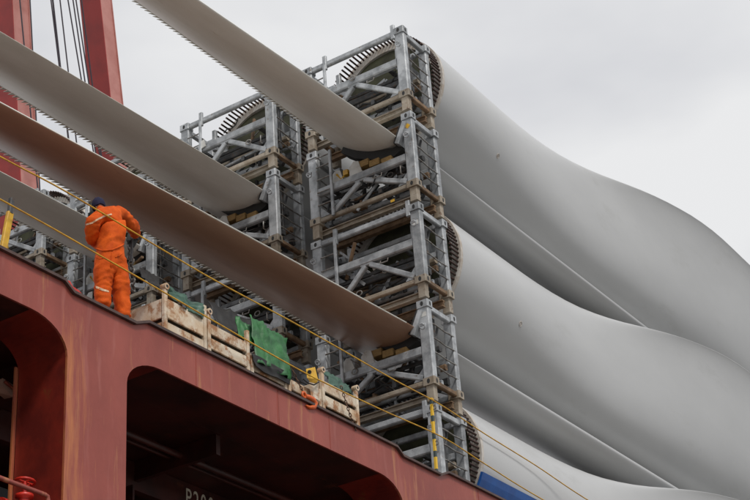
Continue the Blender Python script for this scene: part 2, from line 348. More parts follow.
# interior small things
bk = thing('hanging_bracket', 'pale pinkish crumpled bracket hanging inside the leftmost hull opening', 'bracket', at(10, 395, 15.4))
mb = MB(); p0 = at(0, 383, 15.4)-bk.location; p1 = at(19, 397, 15.4)-bk.location
mb.loft([[p0+Vector((0, -.05, .06)), p0+Vector((0, .1, .05)), p0+Vector((0, .1, -.1)), p0+Vector((0, -.05, -.07))],
         [p0*0.3+p1*.3+Vector((0, -.09, .07)), p0*.3+p1*.3+Vector((0, .1, .09)), p0*.3+p1*.3+Vector((0, .1, -.08)), p0*.3+p1*.3+Vector((0, -.08, -.10))],
         [p1+Vector((0, -.03, .03)), p1+Vector((0, .06, .04)), p1+Vector((0, .05, -.07)), p1+Vector((0, -.03, -.09))]], smooth=False)
M['pinkpaint'] = mat('pale_pink_primer', (0.55, 0.33, 0.25), 0.6)
obj('bracket_body', mb, 'pinkpaint', bk)
obj('bracket_rib', MB().tube([p0+Vector((0, -.09, 0)), (p0+p1)*.5+Vector((0, -.13, -.05)), p1+Vector((0, -.07, -.08))], 0.025, 8), 'hull', bk)
obj('bracket_stem', MB().tube([p1*0.3, p1*0.3+Vector((0, .1, .5))], 0.02, 8), 'hull_in', bk)
lp = thing('bulkhead_lamp', 'small round unlit lamp hanging in the dark hull opening above the lettering', 'lamp', at(213, 472, 16.5))
obj('lamp_housing', MB().loft([[Vector((r*math.cos(a*PI/6), y, r*math.sin(a*PI/6))) for a in range(12)] for r, y in ((.05, .12), (.09, .08), (.10, 0), (.085, -.02))]), 'hull', lp)
obj('lamp_guard', MB().torus((0, -.03, 0), .10, .012, (0, 1, 0)).torus((0, -.05, 0), .05, .010, (0, 1, 0)), 'brown', lp)
obj('lamp_stem', MB().tube([(0, .06, .05), (0, .06, .42)], .015, 8), 'hull_in', lp)
S('knee_plate', MB().prism_x([(16.6, 9.3), (16.3, 9.3), (16.6, 9.0)], 17.9, 17.93), 'hull')
# stencilled lettering on the inner coaming
tcu = bpy.data.curves.new('stencil', 'FONT'); tcu.body = 'P200'; tcu.size = 0.45; tcu.extrude = 0.004; tcu.space_character = 1.25
to = bpy.data.objects.new('tmp', tcu); COL.objects.link(to)
bpy.context.view_layer.update()
tm = bpy.data.meshes.new_from_object(to.evaluated_get(bpy.context.evaluated_depsgraph_get())); bpy.data.objects.remove(to)
tm.materials.clear(); tm.materials.append(M['text'])
pt = at(187.2, 504.2, 16.55)
t_o = obj('stencil_lettering', tm, None, ship, loc=(pt.x, 16.59-YH, pt.z), rot=(PI/2, 0, 0)); t_o.scale = (0.72, 1, 1)
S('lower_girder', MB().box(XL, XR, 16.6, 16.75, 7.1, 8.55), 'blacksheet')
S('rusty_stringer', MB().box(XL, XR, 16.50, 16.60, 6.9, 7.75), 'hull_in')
# hand rail and valve in the left opening
rail = thing('hand_rail', 'pinkish red pipe hand rail crossing the bottom left corner of the opening', 'railing', (13.95, YH+0.06, 4.2))
a = at(0, 478, 13.96)-rail.location; b = at(48, 496, 13.96)-rail.location
obj('top_pipe', MB().tube([a+(a-b)*4, a, b-Vector((.05, 0, 0)), b-Vector((.012, 0, .012)), b-Vector((0, 0, .05)), Vector((b.x, 0, 0))], 0.032, 10), 'hull', rail)
for i in range(1, 4): obj('rail_post', MB().tube([(b.x-1.6*i, 0, 0), (b.x-1.6*i, 0, a.z-.06*i)], 0.025, 8), 'hull', rail)
vc = at(25, 482, 14.35)
vl = thing('red_valve', 'bright red valve with handwheel behind the bottom left pipe rail', 'valve', vc)
obj('handwheel', MB().torus((0, 0, 0), .13, .018, (0.1, 0, 1)).bar((-.13, 0, 0), (.13, 0, 0), .02, .02).bar((0, -.13, 0), (0, .13, 0), .02, .02), 'red', vl)
obj('valve_stem', MB().tube([(0, 0, 0), (0, 0, -.3)], .03, 10), 'red', vl)
obj('valve_body', MB().loft([[Vector((r*math.cos(a*PI/8), r*math.sin(a*PI/8), z)) for a in range(16)] for r, z in ((.05, -.16), (.12, -.18), (.12, -.22), (.07, -.24), (.10, -.33), (.17, -.42), (.19, -.50), (.17, -.6), (.10, -.7), (.10, -3.2))]), 'red', vl)
obj('pipe_flange', MB().tube([(-.45, 0, -.5), (-.36, 0, -.5), (-.358, 0, -.5), (.36, 0, -.5), (.362, 0, -.5), (.45, 0, -.5)], [.17, .17, .09, .09, .17, .17], 16), 'red', vl)

# ------------------------------------------------------------------ crane behind
crane = thing('ship_crane', 'pair of tall leaning red crane legs with dark wires behind the upper left blades', 'crane', (33, 32.5, 9.98))
def leg(cx0, z0, cx1, z1, wx, wy, y):
    # corner edge (the -X/-Y edge) runs through (cx0,y,z0) and (cx1,y,z1)
    s = (cx1-cx0)/(z1-z0); A = Vector((cx0+s*(9.98-z0), y, 9.98)); B = Vector((cx0+s*(52-z0), y, 52))
    m1 = MB(); loc = crane.location
    for (dx0, dx1, dy0, dy1, nm, mt) in ((0.03, wx, 0, 0.03, 'front_plate', 'crane_pink'), (0, 0.03, 0, wy, 'side_plate', 'crane_red'), (0.03, wx, wy-.03, wy, 'rear_plate', 'crane_red'), (wx-.03, wx, .03, wy-.03, 'inner_plate', 'crane_red')):
        vs = [P+Vector((dx, dy, 0))-loc for P in (A, B) for dx, dy in ((dx0, dy0), (dx1, dy0), (dx1, dy1), (dx0, dy1))]
        mb = MB().add(vs, [(0, 3, 2, 1), (4, 5, 6, 7), (0, 1, 5, 4), (1, 2, 6, 5), (2, 3, 7, 6), (3, 0, 4, 7)])
        if nm == 'front_plate': root = obj('crane_leg', mb, mt, crane)
        else: obj(nm, mb, mt, root)
    mb = MB()
    vs = [P+Vector((dx, dy, 0))-loc for P in (A, B) for dx, dy in ((wx, -.03), (wx+.04, -.03), (wx+.04, .10), (wx, .10))]
    mb.add(vs, [(0, 3, 2, 1), (4, 5, 6, 7), (0, 1, 5, 4), (1, 2, 6, 5), (2, 3, 7, 6), (3, 0, 4, 7)]); obj('edge_strip', mb, 'crane_pink', root)
leg(33.83, 36.16, 34.45, 32.36, 0.62, 0.95, 32)
leg(29.60, 33.59, 30.06, 29.63, 0.76, 1.1, 32)
obj('head_beam', MB().box(-7.5, 2, 0, 1.2, 41, 42.5), 'crane_red', crane)
for (x0, y0, x1, y1) in ((52.8, 0, 60, 64), (60, 0, 68, 69), (68, 0, 80.6, 75), (73, 0, 84.5, 78), (76, 0, 88.4, 80.6), (81.5, 0, 92, 82), (30, 0, 36, 116), (65, 112, 67.5, 132), (36.5, 175, 38.5, 196)):
    A = at(x0, y0, 31.4); B = at(x1, y1, 31.4); d = (B-A)/(B.z-A.z)
    lo = A+d*(10.0-A.z); hi = A+d*(50.5-A.z)
    obj('wire_rope', MB().tube([lo-crane.location, hi-crane.location], 0.026 if x0 not in (52.8,) else .034, 6), 'wire', crane)

# ================================================================== FRAMES
Wd, Dp = 2.75, 1.10
MESH = {}
def P_(root, name, key, build, m, loc=(0, 0, 0), parent=None, label=None):
    if key not in MESH: MESH[key] = build().mesh(name, m)
    o = obj(name, MESH[key], None, parent or root, loc=loc)
    if label: o['label'] = label
    return o
def casting():
    mb = MB(); a, b, c = .10, .135, .08
    mb.bar((0, 0, -c), (0, 0, c), 2*b, 2*a, (1, 0, 0), ch=.08)
    return mb
def hole(ax):
    mb = MB(); n = 12
    if ax == 'x': ring = lambda x: [Vector((x, .035*math.cos(2*PI*i/n), .052*math.sin(2*PI*i/n))) for i in range(n)]; mb.loft([ring(-.1025), ring(-.09)], smooth=False)
    else: ring = lambda y: [Vector((.03*math.cos(2*PI*i/n), y, .052*math.sin(2*PI*i/n))) for i in range(n)]; mb.loft([ring(-.1375), ring(-.12)], smooth=False)
    return mb
def ibeam(x, z, ya, yb, w_, h):
    o = [(-w_/2, -h/2), (w_/2, -h/2), (w_/2, -h/2+.022), (.014, -h/2+.022), (.014, h/2-.022), (w_/2, h/2-.022), (w_/2, h/2), (-w_/2, h/2), (-w_/2, h/2-.022), (-.014, h/2-.022), (-.014, -h/2+.022), (-w_/2, -h/2+.022)]
    return MB().prism_y([(x+a, z+b) for a, b in o], ya, yb)
def make_frame(kind, bottom=False):
    root = thing('transport_frame', 'x', 'transport frame')
    A = kind == 'A'
    zt = 1.84; mid = 0.98 if A else 0.78
    px = (.085, Dp-.085); py = (.13, Wd-.13)
    for i, x in enumerate(px):
        for j, y in enumerate(py):
            p = P_(root, 'corner_post', 'post%d' % i, lambda: MB().bar((0, 0, .17), (0, 0, 1.68), .235 if i == 0 else .2, .15, (1, 0, 0), .12), 'steel', (x, y, 0))
            for z, c in ((.08, 'tan'), (1.76, 'steel')):
                cs = P_(root, 'corner_casting', 'cast'+c, casting, c, (x, y, z))
                P_(root, 'casting_hole', 'holex', lambda: hole('x'), 'rubber', (0, 0, 0), cs)
                P_(root, 'casting_hole', 'holey', lambda: hole('y'), 'rubber', (0, 0, 0), cs)
            if i == 0:
                P_(root, 'lashing_ring', 'lring', lambda: MB().torus((0, 0, 0), .065, .015, (1, 0, .25), 14, 6, (1, .8)).bar((.0, -.07, .03), (.0, .07, .03), .03, .05), 'steel', (-.10, y-.02*(1 if j == 0 else -1), 1.32 if A else 1.22))
            if not bottom:
                P_(root, 'spacer_leg', 'spacer', lambda: MB().bar((0, 0, -.325), (0, 0, 0), .17, .14, (1, 0, 0), .06), 'tan' if (i+j) % 2 == 0 else 'brown', (x, y, 0))
    y0, y1 = .25, Wd-.25
    # front (-X) face
    P_(root, 'bottom_beam', 'bbF', lambda: MB().bar((.07, y0, .085), (.07, y1, .085), .10, .105), 'tan')
    if A: P_(root, 'top_beam', 'tbF', lambda: MB().bar((.07, y0, 1.76), (.07, y1, 1.76), .11, .13), 'steel')
    P_(root, 'middle_beam', 'mb'+kind, lambda: MB().bar((.075, y0, mid), (.075, y1, mid), .13, .19).bar((.075, 1.25, mid-.10), (.075, 1.55, mid-.10), .10, .06), 'steel')
    ym = 1.38; yl = 2.12
    P_(root, 'diagonal_brace', 'dgR'+kind, lambda: MB().bar((.07, ym-.06, mid-.12), (.07, y0+.02, .20), .09, .115), 'steel')
    P_(root, 'diagonal_brace', 'dgL'+kind, lambda: MB().bar((.07, ym+.06, mid-.12), (.07, yl+.05, .18), .09, .115), 'steel')
    # ladder bay
    P_(root, 'ladder_upright', 'lad', lambda: MB().bar((-.02, yl, .05), (-.02, yl, 1.70 if A else 1.60), .07, .045, (1, 0, 0)), 'steel')
    for k, z in enumerate((.42, .74, 1.06, 1.38, 1.62)):
        if A and k == 4: continue
        P_(root, 'ladder_rung', 'rung', lambda: MB().tube([(0, yl, 0), (0, y1, .0)], .017, 6), 'rod', (-.02, 0, z))
    # lower tan beam between the spacer legs
    if not bottom:
        P_(root, 'stacking_beam', 'stk', lambda: ibeam(.20, -.18, y0-.15, y1+.15, .12, .13), 'tan')
        P_(root, 'stacking_beam', 'stk2', lambda: ibeam(.82, -.17, y0-.15, y1+.15, .12, .15), 'brown')
    # side (-Y) and (+Y) faces
    for j, y in enumerate((.10, Wd-.10)):
        P_(root, 'side_beam', 'sbB', lambda: MB().bar((.18, 0, .085), (Dp-.18, 0, .085), .10, .11), 'brown', (0, y, 0))
        P_(root, 'side_beam', 'sbT', lambda: MB().bar((.18, 0, 1.72), (Dp-.18, 0, 1.72), .10, .13), 'steel', (0, y, 0))
        for k, z in enumerate((.42, .73, 1.04, 1.36)):
            def rod():
                pts = [(.12, 0, 0)]+[(.12+(Dp-.3)*t/6, -.006*math.sin(t), .008*math.sin(t*1.3)) for t in range(1, 6)]+[(Dp-.1, 0, 0)]
                return MB().tube(pts, .017, 6)
            P_(root, 'side_rung', 'srod', rod, 'rod', (0, y-.06 if j == 0 else y+.06, z))
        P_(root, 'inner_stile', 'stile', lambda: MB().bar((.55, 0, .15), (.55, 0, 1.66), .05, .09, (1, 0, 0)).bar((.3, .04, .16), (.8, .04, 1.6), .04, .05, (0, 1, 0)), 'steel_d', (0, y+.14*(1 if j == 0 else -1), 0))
    # back face
    P_(root, 'bottom_beam', 'bbB', lambda: MB().bar((Dp-.07, y0, .085), (Dp-.07, y1, .085), .12, .13), 'steel')
    P_(root, 'middle_beam', 'mbB'+kind, lambda: MB().bar((Dp-.07, y0, mid+.12), (Dp-.07, y1, mid+.12), .12, .15), 'steel')
    if A: P_(root, 'top_beam', 'tbB', lambda: MB().bar((Dp-.07, y0, 1.76), (Dp-.07, y1, 1.76), .1, .12), 'steel')
    P_(root, 'diagonal_brace', 'dbR'+kind, lambda: MB().bar((Dp-.07, ym-.06, mid+.0), (Dp-.07, y0+.02, .20), .08, .10), 'steel')
    P_(root, 'diagonal_brace', 'dbL'+kind, lambda: MB().bar((Dp-.07, ym+.06, mid+.0), (Dp-.07, y1-.02, .20), .08, .10), 'steel')
    # inner clutter shared by both kinds
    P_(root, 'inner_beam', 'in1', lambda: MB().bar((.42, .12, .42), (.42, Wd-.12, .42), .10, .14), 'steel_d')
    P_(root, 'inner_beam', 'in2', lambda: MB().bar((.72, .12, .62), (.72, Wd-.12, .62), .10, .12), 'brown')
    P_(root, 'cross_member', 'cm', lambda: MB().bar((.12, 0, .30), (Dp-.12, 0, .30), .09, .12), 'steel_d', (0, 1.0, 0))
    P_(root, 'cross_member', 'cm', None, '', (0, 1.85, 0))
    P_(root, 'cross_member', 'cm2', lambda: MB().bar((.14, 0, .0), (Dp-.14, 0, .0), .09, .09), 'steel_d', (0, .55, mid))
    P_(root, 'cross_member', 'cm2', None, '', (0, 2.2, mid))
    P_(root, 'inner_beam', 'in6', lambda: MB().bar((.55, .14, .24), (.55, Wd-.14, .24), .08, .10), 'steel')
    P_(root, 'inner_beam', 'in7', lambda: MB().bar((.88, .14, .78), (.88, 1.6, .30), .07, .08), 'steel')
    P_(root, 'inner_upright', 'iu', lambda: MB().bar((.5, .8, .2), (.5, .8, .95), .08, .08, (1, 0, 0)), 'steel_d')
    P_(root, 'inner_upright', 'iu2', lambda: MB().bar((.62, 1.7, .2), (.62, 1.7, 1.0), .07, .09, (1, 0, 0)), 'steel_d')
    P_(root, 'lashing_hose', 'hose', lambda: MB().tube([(.2, .3, .5), (.16, .6, .34), (.22, .95, .30), (.2, 1.3, .42), (.3, 1.7, .36), (.25, 2.1, .5), (.35, 2.4, .45)], .022, 7), 'rubber')
    P_(root, 'lashing_hose', 'hose2', lambda: MB().tube([(.6, .5, 1.2), (.5, .7, .8), (.6, .9, .4), (.5, 1.2, .2)], .018, 7), 'rubber')
    P_(root, 'gusset_plate', 'gp', lambda: MB().prism_x([(.26, .16), (.5, .16), (.26, .42)], .05, .09), 'steel')
    P_(root, 'gusset_plate', 'gp2', lambda: MB().prism_x([(Wd-.26, .16), (Wd-.5, .16), (Wd-.26, .42)], .05, .09), 'steel')
    for y_ in (.35, 1.45): P_(root, 'rear_diagonal', 'rd%d' % (y_ > 1), lambda: MB().bar((Dp-.30, 0, .2 if y_ < 1 else .95), (Dp-.30, .95, .95 if y_ < 1 else .2), .09, .10), 'steel_d', (0, y_, 0))  # dark bars added to deepen the shade inside the frame
    P_(root, 'inner_beam', 'in8', lambda: MB().bar((.80, .14, .34), (.80, Wd-.14, .34), .10, .16), 'steel_d')  # this beam and the next are added dark to deepen that shade
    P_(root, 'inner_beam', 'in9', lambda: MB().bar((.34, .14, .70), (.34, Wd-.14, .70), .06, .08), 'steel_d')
    P_(root, 'strap_coil', 'coil', lambda: MB().torus((.30, .95, .25), .11, .03, (1, .2, .1)).torus((.32, .98, .24), .10, .025, (1, -.1, .4)), 'rubber')
    P_(root, 'bracket_handle', 'hnd', lambda: MB().tube([(.03, .30, .30), (-.03, .30, .30), (-.03, .30, .48), (.03, .30, .48)], .014, 6), 'rod', (0, .06, .1))
    P_(root, 'bracket_handle', 'hn2', lambda: MB().tube([(.0, 1.2, 0), (-.02, 1.2, -.08), (-.02, 1.38, -.08), (.0, 1.38, -.02)], .014, 6), 'rod', (0, -.35, mid-.16))
    P_(root, 'tie_down_box', 'tdb', lambda: MB().box(.22, .40, 1.05, 1.40, .17, .26).box(.24, .38, 1.10, 1.15, .26, .33), 'brown', (0, .45, 0))
    if A:
        # saddle and brackets that carry the blade root
        def saddle():
            mb = MB(); n = 14; pts = []
            for i in range(n+1):
                a = math.radians(205+130*i/n); pts.append((1.376+1.33*math.cos(a), 1.32+1.33*math.sin(a)))
            pts = [(y, max(z, .12)) for y, z in pts]
            mb.prism_x(pts+[(2.45, .10), (.30, .10)], .60, .68); return mb
        P_(root, 'inner_beam', 'in3', lambda: MB().bar((.30, .15, .62), (.30, Wd-.15, .62), .10, .12).bar((.34, .15, .80), (.34, Wd-.15, .80), .05, .08), 'steel_d')
        P_(root, 'inner_beam', 'in4', lambda: MB().bar((.75, .15, .82), (.75, Wd-.15, .82), .12, .12), 'tan')
        for s, y in ((0, .42), (1, Wd-.62)):
            P_(root, 'root_bracket', 'rbk', lambda: MB().prism_x([(0, .95), (.2, .95), (.2, 1.5), (.12, 1.62), (0, 1.62)], .82, .9).box(.82, 1.50, .04, .10, 1.2, 1.5), 'steel', (0, y, 0))
        P_(root, 'root_bracket', 'rb2', lambda: MB().box(.9, 1.50, 1.2, 1.26, -.02, .16).box(.9, 1.50, 1.6, 1.66, -.02, .16), 'steel_d')
        for y in (.42, 2.02): P_(root, 'upright_stub', 'stub', lambda: MB().bar((.40, 0, 1.05), (.40, 0, 1.60), .11, .10, (1, 0, 0)), 'steel', (0, y, 0))
        for y in (.28, 2.12): P_(root, 'top_lug', 'lug', lambda: MB().bar((.02, 0, 1.60), (.02, 0, 1.96), .10, .07, (1, 0, 0)), 'steel', (0, y, 0))
        P_(root, 'ratchet_strap', 'rts', lambda: MB().tube([(.2, 1.5, 1.0), (.25, 1.45, .8), (.2, 1.5, .5), (.3, 1.35, .2)], .02, 6).box(.17, .24, 1.44, 1.55, .86, .98), 'yellow')
    else:
        def cradle():
            mb = MB(); prof = [(.42, 1.22), (.6, 1.20), (1.0, 1.30), (1.5, 1.50), (1.85, 1.74)]
            mb.prism_x(prof+[(1.92, 1.62), (1.55, 1.32), (1.05, 1.08), (.6, .98), (.36, 1.08)], .12, .45); return mb
        P_(root, 'blade_cradle', 'crd', cradle, 'rubber')
        for y, z0 in ((.62, 1.02), (.93, 1.09), (1.20, 1.18)):
            P_(root, 'timber_pad', 'pad', lambda: MB().box(.06, .34, 0, .25, -.15, 0), 'wood', (0, y, z0-.02))
        P_(root, 'cradle_gusset', 'gus', lambda: MB().prism_x([(0, 0), (.32, 0), (.32, .22), (.2, .34), (.08, .30)], 0, .03), 'white', (.04, 1.36, mid+.09))
        P_(root, 'cradle_gusset', 'gus', None, '', (.10, 1.88, mid+.09))
        P_(root, 'cradle_gusset', 'gus2', lambda: MB().prism_x([(0, 0), (.24, 0), (.24, .10), (.12, .30), (.04, .30)], 0, .03), 'steel_d', (.16, .66, mid+.09))
        P_(root, 'blade_clamp', 'clp', lambda: MB().bar((.10, .40, 1.15), (.10, .17, 1.62), .30, .11, (0, 1, .5), .12), 'steel')
        P_(root, 'clamp_pad', 'clp2', lambda: MB().bar((.10, .47, 1.18), (.10, .24, 1.65), .28, .035, (0, 1, .5), .12), 'rubber')
        P_(root, 'ratchet_strap', 'rts2', lambda: MB().tube([(.15, 1.65, 1.15), (.1, 1.8, 1.02), (.12, 1.95, .95), (.1, 2.05, 1.1)], .025, 6).box(.06, .16, 1.74, 1.86, .98, 1.1), 'yellow')
        P_(root, 'inner_beam', 'in5', lambda: MB().bar((.62, .15, 1.0), (.62, Wd-.15, 1.12), .12, .12), 'steel_d')
        P_(root, 'hydraulic_bottle', 'btl', lambda: MB().tube([(.3, 1.95, .9), (.3, 1.95, 1.25)], .06, 10), 'white')
    return root
protos = {}
FX, FY = 24.33, 14.0
levels = [('A', 19.08), ('B', 16.83), ('A', 14.58), ('B', 12.33), ('A', 10.08)]
rowname = ['the nearest stack beside the worker side of the big blades', 'the second stack, left of the nearest one', 'the third stack, behind the worker', 'the farthest stack at the left edge of the photo']
rowname = ['in the nearest stack', 'in the second stack from the right', 'in the third stack from the right', 'in the leftmost stack']
pos = ['topmost', 'second from the top', 'middle', 'second from the bottom', 'lowest']
desc = {'A': 'grey steel frame with top rail', 'B': 'grey steel cradle frame'}
keep = {}
for r in range(4):
    for k, (kd, z) in enumerate(levels):
        key = (kd, k == 4)
        if key not in protos: f = protos[key] = make_frame(kd, k == 4)
        else: f = copy_tree(protos[key])
        f.location = (FX+random.uniform(-.015, .015), FY+3.59*r+random.uniform(-.012, .012), z)
        tag(f, '%s, %s %s' % (desc[kd], pos[k], rowname[r]), 'transport frame', 'stacked transport frames')
        keep[(r, k)] = f
def cl_mesh(name, mb, m): return mb.mesh(name, m)
CL = [('angle_iron', cl_mesh('angle_iron', MB().bar((0, -.55, 0), (0, .55, 0), .05, .055), 'steel')),
      ('angle_iron', cl_mesh('angle_iron', MB().bar((0, -.38, 0), (0, .38, 0), .045, .05), 'steel_d')),
      ('flat_bar', cl_mesh('flat_bar', MB().bar((0, -.45, 0), (0, .45, 0), .015, .07), 'steel')),
      ('timber_batten', cl_mesh('timber_batten', MB().bar((0, -.4, 0), (0, .4, 0), .07, .06), 'brown')),
      ('lashing_rod', cl_mesh('lashing_rod', MB().tube([(0, -.6, 0), (0, .6, 0)], .014, 6), 'rod')),
      ('turnbuckle', cl_mesh('turnbuckle', MB().tube([(0, -.2, 0), (0, -.12, 0), (0, -.11, 0), (0, .11, 0), (0, .12, 0), (0, .2, 0)], [.014, .014, .032, .032, .014, .014], 8), 'rod')),
      ('bracket_plate', cl_mesh('bracket_plate', MB().prism_x([(-.1, -.08), (.1, -.08), (.1, .02), (.02, .12), (-.1, .12)], -.012, .012), 'white')),
      ('strap_tail', cl_mesh('strap_tail', MB().tube([(0, -.2, .1), (.03, -.1, -.03), (0, 0, -.12), (.02, .12, -.05), (0, .22, -.16)], .016, 6), 'rubber')),
      ('shackle', cl_mesh('shackle', MB().torus((0, 0, 0), .05, .014, (1, .3, 0), 12, 6, (1, 1.3)), 'rod'))]
rnd = random.Random(21)
for (r, k), fr_ in keep.items():
    A_ = levels[k][0] == 'A'
    for c in list(fr_.children):
        if c.name.startswith(('ratchet_strap', 'bracket_handle', 'strap_coil', 'tie_down_box', 'lashing_hose')) and rnd.random() < .45 and len(c.children) == 0: bpy.data.objects.remove(c)
    zmax = 1.0 if not A_ else 1.25
    for i in range(15 if r < 2 else 9):
        nm, me_ = rnd.choice(CL)
        o = obj(nm, me_, None, fr_, loc=(rnd.uniform(.15, .95), rnd.uniform(.5, 2.2), rnd.uniform(.22, zmax)))
        o.rotation_euler = (rnd.choice((0, 0, .5, -.6, .8, -.9, PI/2))+rnd.uniform(-.08, .08), rnd.uniform(-.1, .1), rnd.choice((0, 0, 0, .4, -.4)))
        if nm in ('bracket_plate', 'shackle', 'strap_tail'): o.location.x = rnd.choice((-.02, .15, .3)); o.rotation_euler = (rnd.uniform(-.4, .4), 0, 0)
# stickers on the nearest stack
f = keep[(0, 1)]
obj('warning_sticker', MB().add([(-.0, -.07, 0), (0, 0, .07), (0, .07, 0), (0, 0, -.07), (.003, -.07, 0), (.003, 0, .07), (.003, .07, 0), (.003, 0, -.07)], [(0, 1, 2, 3), (7, 6, 5, 4), (0, 4, 5, 1), (1, 5, 6, 2), (2, 6, 7, 3), (3, 7, 4, 0)]), 'yellow', f, loc=(.006, .12, 1.50))
obj('yellow_tag', MB().box(0, .004, 0, .10, 0, .06), 'yellow', keep[(0, 1)], loc=(.055, .62, -.2+.06))
obj('white_label', MB().box(0, .003, 0, .14, 0, .10), 'white', keep[(0, 2)], loc=(.006, .06, 1.34))
obj('yellow_tag', MB().box(0, .004, 0, .10, 0, .12), 'yellow', keep[(0, 4)], loc=(.006, .08, 1.42))
obj('white_label', MB().box(0, .003, 0, .14, 0, .10), 'white', keep[(0, 3)], loc=(.006, .06, 1.48))

# ================================================================== BLADES
T = [(20, 1.456, 1.456, 1.456, 0, 40), (28, 1.456, 1.456, 1.456, 0, 40), (31, 1.56, 1.4, 1.3, .4, 38), (34, 2.0, 1.35, 1.15, .8, 35), (37, 2.6, 1.3, 1.05, 1, 33),
     (41, 3.2, 1.25, .9, 1, 33), (46, 3.15, 1.2, .8, 1, 34), (52, 2.75, 1.15, .7, 1, 34), (60, 2.4, 1.0, .5, 1, 32), (84, .15, .12, .06, 1, 30)]
RX, RR = 25.8, 1.456
def interp(x, i):
    if x <= T[0][0]: return T[0][i]
    for a, b in zip(T, T[1:]):
        if x <= b[0]: return a[i]+(b[i]-a[i])*(x-a[0])/(b[0]-a[0])
    return T[-1][i]
def sec(X, n=72):
    D, L, H, b, a = [sum(interp(X+d*.5, i) for d in range(-3, 4))/7 for i in range(1, 6)]
    a = math.radians(a); e = (-math.sin(a), math.cos(a)); nn = (math.cos(a), math.sin(a)); out = []
    for k in range(n):
        t = 2*PI*k/n; c, s_ = math.cos(t), math.sin(t)
        q = (D+L)/2*c+(D-L)/2; h = H*s_*(1-c)/1.3
        A_ = RR*c*(1-b)+q*b; B_ = RR*s_*(1-b)+h*b
        out.append(Vector((X-RX, e[0]*A_+nn[0]*B_, e[1]*A_+nn[1]*B_)))
    return out
xs = [RX, RX+.02]+[26.5+.75*i for i in range(46)]+[62, 66, 70, 75, 80, 84]
mb = MB(); rings = [sec(x) for x in xs]; mb.loft(rings, True, False); mb.add(rings[-1], [tuple(range(72))])
big_me = mb.mesh('blade_shell', 'blade')
def annulus(r0, r1, x0, x1, n=72):
    o = lambda r, x: [Vector((x, r*math.cos(2*PI*i/n), r*math.sin(2*PI*i/n))) for i in range(n)]
    mb = MB(); mb.loft([o(r0, x1), o(r0, x0), o(r1, x0), o(r1, x1)], False, False); return mb
ring_me = annulus(1.24, 1.462, -.03, .06).mesh('root_ring', 'ring')
cover_me = MB().loft([[Vector((x, r*math.cos(2*PI*i/48), r*math.sin(2*PI*i/48)+.03*math.sin(i))) for i in range(48)] for x, r in ((.03, 1.238), (.0, 1.1), (-.02, .8), (.01, .4), (.02, .05))], True, True).mesh('root_cover', 'olive')
stud_me = MB().tube([(-.37, 0, 0), (-.03, 0, 0)], .0235, 8).mesh('stud_bolt', 'stud')
def big_blade(r, k, label):
    t = thing('rotor_blade', label, 'rotor blade', (RX, FY+1.376+3.59*r, levels[k][1]+1.32-.0), 'wind turbine blades with their root in the frames')
    obj('blade_shell', big_me, None, t); obj('root_ring', ring_me, None, t); obj('root_cover', cover_me, None, t)
    n = 88
    for i in range(n):
        a = 2*PI*i/n
        o = obj('stud_bolt', stud_me, None, t, loc=(0, 1.395*math.cos(a), 1.395*math.sin(a)))
    return t
blades = {}
blades[0, 0] = big_blade(0, 0, 'huge grey turbine blade at the top right, curving against the sky')
blades[0, 2] = big_blade(0, 2, 'huge grey turbine blade in the middle at the right, below the topmost one')
blades[0, 4] = big_blade(0, 4, 'brightest, almost white turbine blade at the bottom right, lowest of the three')
blades[1, 0] = big_blade(1, 0, 'turbine blade whose bolted root ring shows at the top of the second stack')
big_blade(1, 2, 'turbine blade mostly hidden behind the nearest stack, middle height')
big_blade(1, 4, 'turbine blade mostly hidden behind the nearest stack, lowest')
big_blade(2, 0, 'turbine blade whose root ring shows just above the lowest brown blade, left of centre')
big_blade(3, 0, 'turbine blade whose root ring shows at the far left behind the worker')
def receptor(bl, px, py):
    sh = [c for c in bl.children if c.name.startswith('blade_shell')][0]
    bv = BVHTree.FromPolygons([v.co for v in sh.data.vertices], [tuple(p.vertices) for p in sh.data.polygons])
    d = at(px, py, 14).normalized(); h = bv.ray_cast(-bl.location, d)
    if h[0] is None: return
    n_ = h[1] if h[1].dot(d) < 0 else -h[1]
    obj('drain_plug', MB().torus(h[0]+n_*.002, .055, .008, n_, 20, 6).tube([h[0]-n_*.01, h[0]+n_*.004], .03, 14), 'ring', bl)
receptor(blades[0, 0], 498, 156); receptor(blades[0, 2], 520.5, 324)
